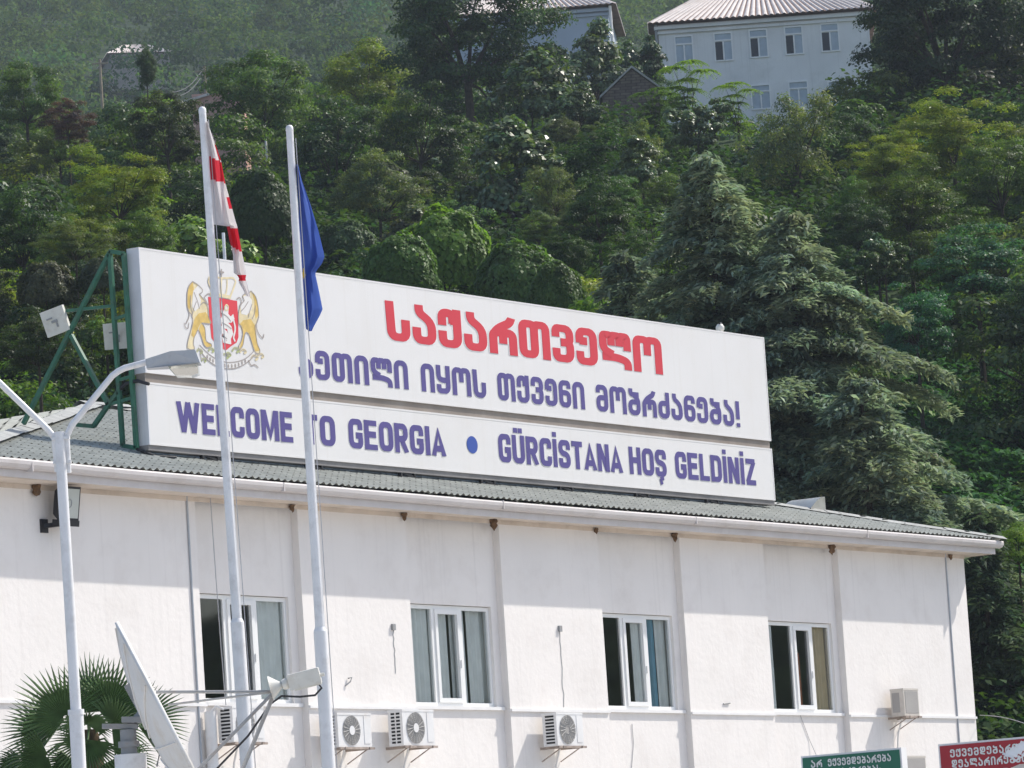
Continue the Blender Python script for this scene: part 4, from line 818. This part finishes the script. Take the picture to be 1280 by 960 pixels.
# stone shed
D = 212; ap = dep(789.5, 86, D); lE = dep(753, 121, D); rE = dep(823, 110, D); t = thing('stone_shed', 'rough stone shed with pitched gable in front of the white house', 'shed', (ap[0], ap[1], ap[2]-6))
mb = MB(); bl, br = lE.copy(), rE.copy(); bl[2] -= 5; br[2] -= 5; back = FWD*5
mb.add([bl, br, rE, ap, lE]+[p+back for p in (bl, br, rE, ap, lE)], [(0, 1, 2, 3, 4), (9, 8, 7, 6, 5), (1, 6, 7, 2), (4, 9, 5, 0)]); part(mb, 'wall', M['stone'], t)
mb = MB()
for (a, b) in ((lE, ap), (rE, ap)):
    d = (a-b)/np.linalg.norm(a-b); mb.add([b+up*.03-FWD*.12, a+d*.15+up*.03-FWD*.12, a+d*.15+up*.03+back, b+up*.03+back]+[b+up*.13-FWD*.12, a+d*.15+up*.13-FWD*.12, a+d*.15+up*.13+back, b+up*.13+back], [(3, 2, 1, 0), (4, 5, 6, 7), (0, 1, 5, 4), (1, 2, 6, 5), (2, 3, 7, 6), (3, 0, 4, 7)])
part(mb, 'roof', M['cap'], t)
# utility poles far left
for (px, y0, D, lab) in ((124.5, 74, 340, 'thin pale utility pole on the hill left of the far beige house'), (255, 83, 300, 'thin grey utility pole carrying wires above the pink house')):
    q = dep(px, y0, D); t = thing('utility_pole', lab, 'utility pole', (q[0], q[1], q[2]-8)); mb = MB(); mb.tube([(q[0], q[1], q[2]-8), q], .13, 8, r1=.09); part(mb, 'shaft', M['woodpole'], t)
    mb = MB(); mb.obox(q-up*.3, _r0*.55, FWD*.05, up*.05); part(mb, 'crossarm', M['woodpole'], t)
for (dy) in (0, 1):
    mb = MB(); a, b = dep(254, 86+dy*7, 300), dep(215, 116+dy*6, 262); mb.tube([a+(b-a)*k/8-up*.35*math.sin(math.pi*k/8) for k in range(9)], .028, 4)
    tag(mb.build('overhead_wire', M['cable']), 'thin dark wire from the utility pole down to the pink house', 'wire', 'wires above the pink house')

# ------------------------------------------------------------------ foliage
def leaf_mesh(name, C_, N_, size, tint, material, aspect=.5, seed=0, along=None):
    """one mesh of diamond leaves: centres C_, normals N_, per-leaf size and tint (n,3)"""
    rng = np.random.default_rng(seed); n = len(C_); N_ = N_/(np.linalg.norm(N_, axis=1, keepdims=True)+1e-9)
    T = rng.normal(size=(n, 3)) if along is None else along+rng.normal(size=(n, 3))*.25
    T -= N_*np.sum(T*N_, 1, keepdims=True); T /= np.linalg.norm(T, axis=1, keepdims=True)+1e-9; Bn = np.cross(N_, T); s_ = np.asarray(size).reshape(-1, 1)
    V = np.empty((n, 4, 3)); V[:, 0] = C_-T*s_*.5; V[:, 1] = C_+Bn*s_*aspect*.5+N_*s_*.06-T*s_*.05; V[:, 2] = C_+T*s_*.5-N_*s_*.10; V[:, 3] = C_-Bn*s_*aspect*.5+N_*s_*.06-T*s_*.05
    me = bpy.data.meshes.new(name); me.vertices.add(4*n); me.vertices.foreach_set('co', V.reshape(-1)); me.loops.add(4*n); me.loops.foreach_set('vertex_index', np.arange(4*n, dtype=np.int32))
    me.polygons.add(n); me.polygons.foreach_set('loop_start', np.arange(0, 4*n, 4, dtype=np.int32)); me.polygons.foreach_set('loop_total', np.full(n, 4, dtype=np.int32))
    at = me.attributes.new('tint', 'FLOAT_COLOR', 'FACE'); at.data.foreach_set('color', np.concatenate([tint, np.ones((n, 1))], 1).astype(np.float32).reshape(-1))
    me.materials.append(material); me.update(); me.validate(); return me
def tints(n, rng, clump, hue=.18, val=.28):
    v = (1+rng.normal(size=n)*val*.55)*clump[0]; h_ = rng.normal(size=n)*hue*.5+clump[1]
    t_ = np.stack([v*(1+h_*1.3), v*(1+h_*.35), v*(1-h_*.9)], 1); return np.clip(t_, .25, 2.2)
def crown(kind, seed, rx, rz, nclump, per, leaf, cr, bottom=-.8, flat=.75, mat_='leaf', aspect=.5, lump=.25, updraft=.45, fill=.25, hue=.2):
    """crown of leaf clumps around the origin (centre of the crown), limbs returned for the trunk mesh"""
    rng = np.random.default_rng(seed); Cs, Ns, Ts, Ss, limbs = [], [], [], [], []
    k = 0; ph = rng.random(6)*6.28
    while k < nclump:
        d = rng.normal(size=3); d /= np.linalg.norm(d)
        if d[2] < bottom: continue
        az = math.atan2(d[1], d[0]); lum = 1+lump*(.6*math.sin(2*az+ph[0]+d[2]*2)+.5*math.sin(3*az+ph[1]-d[2]*3)+.4*math.sin(5*d[2]+ph[2]))
        rr = (rng.uniform(.78, 1.0) if rng.random() > fill else rng.uniform(.35, .75))*lum
        c_ = np.array([d[0]*rx, d[1]*rx, d[2]*rz])*rr; crr = cr*rng.uniform(.65, 1.35); m = int(per*(crr/cr)**2)
        u_ = rng.normal(size=(m, 3)); u_ /= np.linalg.norm(u_, axis=1, keepdims=True); u_[:, 2] = np.where(u_[:, 2] < -.35, -u_[:, 2]*.6, u_[:, 2])
        pos = c_+u_*np.array([crr, crr, crr*flat])*rng.uniform(.45, 1.05, size=(m, 1))
        Cs.append(pos); Ns.append(u_*.75+np.array([0, 0, updraft])+d*.25+rng.normal(size=(m, 3))*.38); Ts.append(tints(m, rng, (rng.uniform(.72, 1.45), rng.normal()*.07), hue)); Ss.append(leaf*rng.uniform(.6, 1.3, size=m)); limbs.append(c_); k += 1
    me = leaf_mesh(kind+'_crown', np.concatenate(Cs), np.concatenate(Ns), np.concatenate(Ss), np.concatenate(Ts), M[mat_], aspect, seed)
    return me, limbs
def trunk_mesh(kind, limbs, rz, rad, below, seed, nl=14):
    mb = MB(); rd = random.Random(seed); fork = np.array([0, 0, -rz*.55])
    mb.tube([(0, 0, -rz-below), (rad*.3, 0, -rz*.9), fork], [rad*1.35, rad, rad*.85], 8)
    for l in rd.sample(limbs, min(nl, len(limbs))):
        mid = fork*.5+l*.5+np.array([rd.uniform(-.2, .2), rd.uniform(-.2, .2), .1*rz]); mb.tube([fork, mid, l], [rad*.55, rad*.3, rad*.1], 5, caps=False)
    me = bpy.data.meshes.new(kind+'_trunk'); me.from_pydata(mb.v, [], mb.f); me.materials.append(M['bark']); return me
KINDS = {}
def kind(key, variants, dims, rad, below=5.0, **kw):
    L = []
    for v in range(variants):
        me, limbs = crown(key, 100*len(KINDS)+v*7+3, dims[0], dims[1], **kw); L.append((me, trunk_mesh(key, limbs, dims[1], rad, below, v, kw.get('nl', 14))))
    KINDS[key] = (L, dims)
kind('broad', 3, (3.0, 2.9), .13, nclump=62, per=270, leaf=.205, cr=.85, flat=.62, lump=.30)
kind('fine', 2, (3.0, 3.0), .12, nclump=80, per=300, leaf=.165, cr=.72, flat=.6, lump=.32)
kind('fig', 2, (2.3, 2.2), .10, nclump=50, per=150, leaf=.265, cr=.62, mat_='leafgloss', aspect=.75, updraft=.6, fill=.2, lump=.25)
kind('mound', 2, (1.8, 2.0), .08, nclump=95, per=170, leaf=.17, cr=.40, bottom=-.3, aspect=.95, lump=.14, flat=.8, fill=.0, updraft=.6, hue=.12)
kind('thuja', 1, (1.4, 2.6), .10, nclump=110, per=150, leaf=.17, cr=.42, bottom=-.9, flat=1.3, lump=.2, aspect=.35, updraft=.9)
kind('feather', 2, (2.7, 2.4), .10, nclump=75, per=260, leaf=.18, cr=.75, flat=.46, lump=.32, aspect=.34, updraft=1.1, fill=.3)
kind('olive', 1, (1.9, 2.6), .08, nclump=80, per=130, leaf=.165, cr=.48, flat=1.1, lump=.35, aspect=.28, updraft=.2, fill=.3)
kind('tall', 2, (3.7, 4.6), .22, nclump=175, per=240, leaf=.20, cr=.88, lump=.26, bottom=-.8, flat=.65)
def creeper_dome(seed, rx, rz, n, leaf):
    rng = np.random.default_rng(seed); d = rng.normal(size=(n, 3)); d /= np.linalg.norm(d, axis=1, keepdims=True); d[:, 2] = np.where(d[:, 2] < -.35, -d[:, 2], d[:, 2]); lum = np.zeros(n); clv = np.zeros(n)
    for k in range(26):                               # overlapping pillows
        c_ = rng.normal(size=3); c_ /= np.linalg.norm(c_); c_[2] = abs(c_[2])*1.2-.3; ww = np.exp(-np.sum((d-c_)**2, 1)/.10); lum = np.maximum(lum, ww*rng.uniform(.5, 1.0)); clv += ww*rng.normal()*.16
    P_ = d*np.array([rx, rx, rz])*(.80+.24*lum+rng.uniform(-.05, .04, n))[:, None]
    tn = tints(n, rng, (1.0, 0), .12, .25)*(1+clv)[:, None]
    return leaf_mesh('mound_crown', P_, d*.8+np.array([0, 0, .35])+rng.normal(size=(n, 3))*.33, leaf*rng.uniform(.6, 1.3, n), np.clip(tn, .3, 2), M['leaf'], .95, seed), [np.array([0, 0, rz*.5]), np.array([rx*.4, 0, rz*.3])]
L_ = []
for v in range(3):
    me, limbs = creeper_dome(400+v, 1.9, 2.0, 9500, .17); L_.append((me, trunk_mesh('mound', limbs, 2.0, .08, 5, v)))
KINDS['mound'] = (L_, (1.75, 2.0))
# tree-of-heaven: rosettes of long pinnate fronds on upright stems
def rosettes(seed, n, H, spread):
    rng = np.random.default_rng(seed); C_, N_, T_, A_, S_ = [], [], [], [], []; tips = []
    for k in range(n):
        tip = np.array([rng.normal()*spread, rng.normal()*spread, H*(.15+.85*(k+1)/n)-H*.5]); tips.append(tip); cl = (rng.uniform(.9, 1.25), rng.normal()*.04)
        for f in range(11):
            az = 6.2832*f/11+rng.random(); L = rng.uniform(.7, 1.15)
            for s_ in np.linspace(.15, 1, 13):
                ctr = tip+np.array([math.cos(az)*L*s_, math.sin(az)*L*s_, .45*L*s_-.75*L*s_*s_])
                for sd in (-1, 1):
                    dv = np.array([-math.sin(az)*sd, math.cos(az)*sd, -.25]); C_.append(ctr+dv*.11); A_.append(dv); N_.append(np.array([0, 0, 1.])+rng.normal(size=3)*.3); S_.append(.25*(1.1-.4*s_)); T_.append(cl)
    n_ = len(C_); tn = np.concatenate([tints(1, rng, c, .1, .2) for c in T_])
    return leaf_mesh('ailanthus_crown', np.array(C_), np.array(N_), np.array(S_), tn, M['leaf'], .38, seed, np.array(A_)), tips
me, tips = rosettes(5, 13, 4.6, .55); KINDS['ailanthus'] = ([(me, trunk_mesh('ailanthus', tips, 2.3, .07, 5, 1))], (1.5, 2.7))

def place(key, px, py, b, wpx, hue, label, cat='tree', group=None, name=None, zs=1.0, variant=None, seed=0, spin=None):
    """a tree whose crown top is seen at (px, py) and stands b metres out; wpx its crown width"""
    L, (rx, rz) = KINDS[key]; rd = random.Random(seed*31+int(px)*7+int(b)); v = variant if variant is not None else rd.randrange(len(L))
    sc = wpx*b/F_PX/(2*rx*1.27); top = dep(px, py, b/ (ray(px, py)@FWD)); zc = top[2]-rz*sc*zs*1.14
    t = thing(name or 'tree', label, cat, (top[0], top[1], zc-rz*sc*zs), rd.random()*6.28 if spin is None else spin, group)
    for nm, me in (('crown', L[v][0]), ('trunk', L[v][1])):
        o = bpy.data.objects.new(nm, me); COL.objects.link(o); o.parent = t; o.location = (0, 0, rz*sc*zs); o.scale = (sc, sc, sc*zs)
        if nm == 'crown': o.color = (*hue, 1)
    return t
DK = (.048, .086, .030); MID = (.088, .142, .036); YG = (.170, .210, .036); OL = (.125, .158, .072); FIG = (.098, .142, .062); BG = (.058, .135, .078); BR = (.160, .245, .042); PU = (.095, .052, .052)
T_ = [
 ('tall', 572, -95, 218, 250, DK, 'huge dark tree with visible trunk in front of the grey blue house, top centre', 1.0),
 ('broad', 455, 52, 224, 140, YG, 'yellow topped tree left of the huge dark tree', 1.0),
 ('fig', 738, 34, 238, 125, FIG, 'glossy leaved fig tree in front of the grey blue house', 1.25),
 ('fig', 690, 62, 228, 110, (.05, .085, .035), 'darker fig tree between the huge dark tree and the grey blue house', 1.3),
 ('fig', 792, 42, 243, 90, DK, 'small dark fig tree just left of the white house wall', 1.3),
 ('fig', 660, 72, 205, 160, FIG, 'glossy fig tree below right of the huge dark tree trunk', 1.15),
 ('fig', 722, 108, 196, 75, FIG, 'pale glossy fig bush at the left eave of the stone shed', 1.0),
 ('fig', 635, 155, 172, 175, FIG, 'broad glossy fig tree at the centre of the hillside', 1.1),
 ('olive', 690, 200, 158, 75, OL, 'grey green shrub with thin upright stems right of the central fig', 1.0),
 ('thuja', 745, 160, 166, 120, (.03, .065, .022), 'dense dark green conifer bush below the stone shed', 1.0),
 ('ailanthus', 858, 58, 205, 95, BR, 'bright green tree of heaven in front of the leftmost house window', 1.0),
 ('ailanthus', 918, 90, 200, 75, BR, 'slimmer tree of heaven under the second window of the white house', .9),
 ('ailanthus', 818, 98, 198, 80, (.07,.12,.03), 'leafy tree of heaven hiding the right side of the stone shed', .8),
 ('fig', 868, 118, 186, 95, FIG, 'glossy fig tree below the white house left wall', 1.0),
 ('olive', 985, 100, 172, 140, OL, 'grey olive like tree in front of the lower windows of the white house', 1.1),
 ('thuja', 798, 150, 176, 65, OL, 'pale upright shrub with spiky shoots right of the stone shed', 1.0),
 ('tall', 1165, -120, 198, 275, (.036, .056, .026), 'huge dark tree covering the right end of the white house', 1.0),
 ('tall', 1290, -60, 210, 200, DK, 'dark tall tree at the upper right corner', 1.0),
 ('feather', 1185, 102, 165, 190, YG, 'wide yellow green tree below the huge tree at right', 1.0),
 ('feather', 1100, 160, 160, 110, YG, 'smaller yellow green tree left of the wide one', 1.0),
 ('fine', 1245, 165, 156, 150, MID, 'mid green fine leaved tree at the right edge', 1.0),
 ('feather', 1130, 205, 148, 150, (.06, .09, .028), 'layered green tree right of the cedar top', 1.0),
 ('broad', 1215, 285, 134, 190, BG, 'layered blue green tree above the ivy slope at right', .72),
 ('broad', 1075, 250, 146, 90, DK, 'dark tree wedged right behind the cedar top', 1.0),
 ('fig', 1095, 468, 122, 55, BR, 'bright yellow green bush peeping out right of the cedar', 1.0),
 ('mound', 550, 244, 140, 150, (.15, .245, .045), 'tall vine covered mound of bright heart shaped leaves above the sign', 1.25),
 ('mound', 497, 280, 136, 125, (.10, .18, .04), 'lower vine covered mound left of the tall one', 1.2),
 ('mound', 643, 288, 136, 140, (.095, .165, .045), 'round vine covered mound right of the tall one', 1.2),
 ('mound', 692, 318, 131, 95, (.09, .15, .04), 'small vine covered mound touching the sign top edge', 1.2),
 ('feather', 92, 262, 132, 112, OL, 'olive toned layered tree at the left above the truss', 1.0),
 ('feather', 145, 188, 152, 150, YG, 'yellow green tree left of the red and white flag', 1.0),
 ('fine', 83, 122, 196, 75, PU, 'tree with dull purple red foliage at the upper left', 1.0),
 ('thuja', 181, 54, 236, 30, DK, 'slim dark tree in front of the far beige house', 1.3),
 ('fine', 205, 112, 182, 130, (.05, .065, .028), 'round fine leaved tree left of the flag top', 1.0),
 ('broad', 322, 66, 206, 170, MID, 'round crowned tree with bright top between the pink house and the huge dark tree', 1.0),
 ('broad', 30, 80, 210, 120, MID, 'green tree at the upper left edge', 1.0),
 ('broad', 25, 240, 140, 150, DK, 'large dark tree at the left edge above the truss', 1.0),
 ('fig', 142, 390, 111, 70, BR, 'light green bush right behind the green truss posts', 1.0),
 ('broad', 45, 385, 116, 115, (.05, .07, .03), 'dark bush behind the roof at the left edge', 1.0),
 ('mound', 325, 198, 160, 120, (.06, .1, .03), 'vine topped bush between the two flag tops', 1.35),
 ('broad', 415, 130, 190, 180, DK, 'dark tree right of the blue flag top', 1.0),
 ('broad', 520, 110, 186, 150, (.05, .08, .026), 'mid green tree below the yellow topped tree', 1.0),
 ('fine', 470, 185, 168, 140, OL, 'pale flecked shrub left of the central fig', 1.0),
 ('broad', 1270, 655, 109, 80, BR, 'bright leaved branchy shrub at the right edge beside the roof corner', 1.0),
 ('broad', 745, 225, 142, 120, DK, 'dark rounded tree above the cedar branch at left', 1.0),
 ('fig', 800, 175, 158, 90, FIG, 'fig with pale leaves left of the cedar top', 1.0),
 ('broad', 1050, 145, 178, 100, DK, 'shadowy tree right of the olive like tree', 1.0),
]
for i, (k, px, py, b, wp, hue, lab, zs) in enumerate(T_):
    place(k, px, py, b, wp, hue, lab, zs=zs, seed=i, cat='bush' if ('bush' in lab or 'shrub' in lab or 'mound' in lab) else 'tree', name='bush' if ('bush' in lab or 'shrub' in lab or 'mound' in lab) else 'tree')

LBL = {'broad': 'green broadleaf tree packed in the dense belt on the hillside', 'fine': 'small leaved tree packed in the dense belt on the hillside', 'fig': 'glossy large leaved tree packed in the dense belt on the hillside', 'feather': 'layered feathery tree packed in the dense belt on the hillside', 'mound': 'vine smothered bush packed in the dense belt on the hillside'}
rd = random.Random(41)
for i, (k, px, py, b, wp, hue, lab, zs) in enumerate(T_):
    if k in ('thuja',) or b < 125 or 'house, top' in lab: continue
    hh = wp*KINDS[k][1][1]/KINDS[k][1][0]*zs
    for q in (-1, 1):
        k2 = rd.choice(['broad', 'fine', 'broad', 'fig', 'mound']); c2 = tuple(c*rd.uniform(.7, 1.1) for c in (rd.choice([DK, MID, MID, FIG]) if rd.random() < .5 else hue))
        if k == 'mound' and q > 0: continue
        if 840 < px < 1060 and py < 125: continue
        if px < 340 and py < 135 and not (px < 60): continue
        place(k2, px+q*wp*rd.uniform(.22, .40), py+hh*rd.uniform(.52, .66), b-2.0-rd.random(), wp*rd.uniform(.62, .85), c2, LBL[k2], group='dense tree belt on the hillside, '+k2, seed=3000+2*i+q)

# cedars: tiers of long drooping branches carrying needle sprays
def cedar(seed, H, Rb, topf=.08):
    rng = np.random.default_rng(seed); C_, N_, A_, S_, T_2 = [], [], [], [], []; mb = MB(); mb.tube([(0, 0, -6), (0, 0, H*.5), (0, 0, H)], [.11, .08, .02], 8)
    nb = int(H*9.0)
    for k in range(nb):
        z = H*(1-(k+.5)/nb*.96); f = 1-z/H; L = (topf+Rb*f**.75)*rng.uniform(.5, 1.2); az = k*2.4+rng.uniform(-.5, .5); d = np.array([math.cos(az), math.sin(az), 0]); sdv = np.array([-d[1], d[0], 0])
        rise, sag = rng.uniform(.16, .36), rng.uniform(.34, .54); n = max(4, int(L/.16)); pts = []
        for i in range(n+1):
            s_ = i/n; pts.append(np.array([0, 0, z])+d*L*s_+np.array([0, 0, L*(rise*s_-sag*s_**2.2)])+sdv*.12*math.sin(3*s_+k))
        mb.tube(pts[::2]+[pts[-1]], .045*(.4+f), 4, caps=False, r1=.008); cl = (rng.uniform(.75, 1.25), rng.normal()*.05)
        for i in range(1, n+1):
            s_ = i/n; wlen = (.30+.60*L*.36*(1-abs(s_-.40)*.95))*rng.uniform(.6, 1.1)
            for sd in (-1, 1):
                m = max(3, int(wlen/.055))
                for j in range(m):
                    q = (j+.5)/m; c_ = pts[i]+sdv*sd*wlen*q+d*wlen*.55*q+np.array([0, 0, .03-.30*wlen*q*q])
                    for r_ in range(4):
                        C_.append(c_+rng.normal(size=3)*.035+np.array([0, 0, -.05*r_])); A_.append(sdv*sd*.8+d*.7+np.array([0, 0, -.45-.4*r_])); N_.append(np.array([0, 0, 1.0])+rng.normal(size=3)*.38); S_.append(.23*rng.uniform(.7, 1.35)); T_2.append(cl)
    rngt = np.random.default_rng(seed+1); cl = np.array(T_2); n = len(C_); v = cl[:, 0]*(1+rngt.normal(size=n)*.2); h_ = cl[:, 1]+rngt.normal(size=n)*.06
    tn = np.clip(np.stack([v*(1+h_), v, v*(1-h_)], 1), .3, 2)
    return leaf_mesh('cedar_crown', np.array(C_), np.array(N_), np.array(S_), tn, M['needle'], .30, seed, np.array(A_)), mb
def put_cedar(seed, px, py, b, H, Rb, hue, label, spin=0.0):
    me, mb = cedar(seed, H, Rb); top = dep(px, py, b/(ray(px, py)@FWD)); t = thing('cedar_tree', label, 'cedar', (top[0], top[1], top[2]-H), spin)
    o = bpy.data.objects.new('crown', me); COL.objects.link(o); o.parent = t; o.color = (*hue, 1)
    m2 = bpy.data.meshes.new('cedar_trunk'); m2.from_pydata(mb.v, [], mb.f); m2.materials.append(M['bark']); o = bpy.data.objects.new('trunk', m2); COL.objects.link(o); o.parent = t
CE = (.26, .315, .225)
put_cedar(11, 884, 192, 114, 10.5, 4.3, CE, 'tall grey green cedar rising behind the right half of the billboard', .4)
put_cedar(12, 985, 262, 113, 9.2, 5.5, CE, 'broad cedar with long drooping branches right of the billboard', 1.7)
put_cedar(13, 782, 316, 116, 6.5, 3.0, (.23, .28, .20), 'smaller cedar showing its tip above the middle of the billboard', 2.2)
put_cedar(14, 1075, 470, 109.5, 6.5, 3.7, (.24, .295, .21), 'low cedar spreading over the right end of the roof', .9)
put_cedar(15, 1225, 640, 108, 8.0, 2.4, (.075, .11, .06), 'dark cedar in the shade right of the building corner', .2)

# filler trees of the dense belt, kept below what the photo shows above them
SKY = [(-200, 100), (0, 100), (95, 118), (215, 135), (300, 140), (340, 100), (400, 75), (480, 60), (560, 90), (640, 100), (700, 120), (745, 175), (830, 172), (850, 156), (1050, 152), (1100, 60), (1500, 60)]
rd = random.Random(77); cnt = 0
def proj(P_):
    q = np.asarray(P_)-CAM; z = q@_v; return 640+F_PX*(q@_r)/z, 480-F_PX*(q@_u)/z
LBL = {'broad': 'green broadleaf tree packed in the dense belt on the hillside', 'fine': 'small leaved tree packed in the dense belt on the hillside', 'fig': 'glossy large leaved tree packed in the dense belt on the hillside', 'feather': 'layered feathery tree packed in the dense belt on the hillside', 'mound': 'vine smothered bush packed in the dense belt on the hillside'}
for b in (112, 117, 123, 130, 138, 147, 157, 168, 180, 193, 207, 222, 238, 256, 276):
    half = 640/F_PX*b*1.3; a = -half
    while a < half:
        a += rd.uniform(1.9, 3.7)*(.72+b/400); bb = b+rd.uniform(-3, 3); k = rd.choices(['broad', 'fine', 'fig', 'feather', 'mound'], [38, 26, 16, 6, 12])[0]
        px = 640+F_PX*a/bb; base = W(a, bb, terrain(a, bb)); rx, rz = KINDS[k][1]; sc = rd.uniform(.75, 1.2)
        topz = base[2]+2*rz*sc*.84; px, py = proj((base[0], base[1], topz))
        lim = np.interp(px, [s_[0] for s_ in SKY], [s_[1] for s_ in SKY])
        if py < lim-6 and bb < 262: 
            topz -= (lim-py)*bb/F_PX; py = lim
            if topz < base[2]+1.2: continue
        if px > 1085 and py > 330 and bb < 140: continue          # the ivy slope stays open
        if 108 < bb < 122 and 700 < px < 1160 and py > 180: continue # room for the cedars
        if bb < 150 and 850 < px < 1150 and py > 235: continue
        if any(bs > bb and abs(px-xs_) < .42*ws+12 and ys_-30 < py < ys_+.80*ws for (_, xs_, ys_, bs, ws, *_) in T_): continue   # nothing in front of the trees that stand out
        hue = rd.choice([DK, DK, MID, MID, (.07, .125, .026), YG, YG, OL, FIG, BR, (.042, .085, .034), DK]); hue = tuple(c*q_ for c, q_ in zip(hue, [rd.uniform(.7, 1.25)]*3))
        place(k, px, py, bb, 2*rx*1.27*sc*F_PX/bb, hue, LBL[k], group='dense tree belt on the hillside, '+k, seed=1000+cnt); cnt += 1

# undergrowth: low shrubs and creepers that cover the whole slope between the trees
C_, N_, S_, T2 = [], [], [], []; rng = np.random.default_rng(15)
for q in range(3600):
    bb = 104+(262-104)*rng.random()**1.25; aa = rng.uniform(-.165, .165)*bb
    if aa > 7.2 and bb < 133 and rng.random() < .85: continue
    rr = rng.uniform(.7, 1.7)*(.8+bb/500); m = int(95*rr); c0 = W(aa, bb, terrain(aa, bb)+.15); v = (rng.uniform(.6, 1.5), rng.normal()*.10)
    u_ = rng.normal(size=(m, 3)); u_ /= np.linalg.norm(u_, axis=1, keepdims=True); u_[:, 2] = np.abs(u_[:, 2])
    _q = c0-CAM; _z = _q@_v; _px = 640+F_PX*(_q@_r)/_z; _py = 480-F_PX*(_q@_u)/_z-rr*1.3*F_PX/bb
    if 820 < _px < 1060 and _py < 150: continue
    C_.append(c0+u_*np.array([rr, rr, rr*rng.uniform(.6, 1.3)])*rng.uniform(.6, 1.1, size=(m, 1))); N_.append(u_*.6+np.array([.1, -.05, .6])+rng.normal(size=(m, 3))*.4); S_.append(.24*rng.uniform(.6, 1.3, size=m)*(.8+bb/500)); T2.append(tints(m, rng, v, .18))
me = leaf_mesh('undergrowth', np.concatenate(C_), np.concatenate(N_), np.concatenate(S_), np.concatenate(T2), M['leafmatte'], .7, 19)
o = bpy.data.objects.new('undergrowth', me); COL.objects.link(o); o.color = (.042, .078, .027, 1); tag(o, 'low shrubs and creepers covering the ground between the hillside trees', 'undergrowth', kind='stuff')

# far wood: reads as one hazy mass
rng = np.random.default_rng(5); C_, N_, S_, T2 = [], [], [], []
for b in np.arange(410, 1130, 16.0):
    for a in np.arange(-.165*b, .165*b, 10.5):
        aa, bb = a+rng.uniform(-2.5, 2.5), b+rng.uniform(-3, 3); px, py = proj(W(aa, bb, terrain(aa, bb)+5))
        if py < -60 or py > 190: continue
        rx, rz = rng.uniform(3.8, 7.6), rng.uniform(5.0, 9.5)
        if 105 < px < 250 and bb < 612 and py < 128: continue
        c0 = W(aa, bb, terrain(aa, bb)+rz*.8); v = (rng.uniform(.45, 1.75), rng.normal()*.13)
        for q in range(20):
            d = rng.normal(size=3); d /= np.linalg.norm(d); d[2] = abs(d[2])*1.1-.25; c1 = c0+d*np.array([rx, rx, rz])*rng.uniform(.6, 1.0); m = 42; u_ = rng.normal(size=(m, 3)); u_ /= np.linalg.norm(u_, axis=1, keepdims=True)
            C_.append(c1+u_*np.array([1.7, 1.7, 1.1])*rng.uniform(.5, 1.0, size=(m, 1))); N_.append(u_*.7+np.array([0, 0, .5])+rng.normal(size=(m, 3))*.4); S_.append(.60*rng.uniform(.6, 1.3, size=m)); T2.append(tints(m, rng, v, .15))
me = leaf_mesh('far_wood', np.concatenate(C_), np.concatenate(N_), np.concatenate(S_), np.concatenate(T2), M['leaffar'], .6, 9)
o = bpy.data.objects.new('far_wood', me); COL.objects.link(o); o.color = (.070, .110, .040, 1); tag(o, 'hazy wooded slope far behind the houses', 'wood', kind='stuff')
# ivy carpet on the steep slope at the right
C_, N_ = [], []
n = 120000; aa = rng.uniform(6.0, 16.5, n); bb = rng.uniform(106, 150, n)
z = np.array([terrain(a, b) for a, b in zip(aa, bb)]); lum = .35*np.sin(aa*2.1+bb*.9)+.3*np.sin(aa*1.1-bb*1.7)+.25*np.sin(aa*4.1+bb*2.9)
P_ = CAM+np.outer(aa, _r0)+np.outer(bb, FWD); P_[:, 2] = z+.35+lum*.55+rng.uniform(-.12, .18, n)
Nn = -FWD*.4+np.array([.25, -.1, .8])+rng.normal(size=(n, 3))*.35; tn = tints(n, rng, (1.0, 0), .15, .35)*(1+.12*lum)[:, None]
me = leaf_mesh('ivy', P_, Nn, .185*rng.uniform(.6, 1.35, n), np.clip(tn, .3, 2), M['leafmatte'], .85, 4)
o = bpy.data.objects.new('ivy', me); COL.objects.link(o); o.color = (.050, .135, .040, 1); tag(o, 'carpet of dark green ivy covering the slope right of the cedar', 'ivy', kind='stuff')

# ------------------------------------------------------------------ haze
hz = bpy.data.materials.new('haze'); hz.use_nodes = True; n = hz.node_tree.nodes; n.remove(n['Principled BSDF'])
pv = n.new('ShaderNodeVolumePrincipled'); pv.inputs['Color'].default_value = (.72, .84, 1.0, 1); pv.inputs['Density'].default_value = .00018; pv.inputs['Anisotropy'].default_value = .25
hz.node_tree.links.new(pv.outputs[0], n['Material Output'].inputs['Volume'])
mb = MB(); mb.box(-1500, 1500, -1500, 1500, -1.5, 285); o = mb.build('haze', hz); tag(o, kind='stuff')
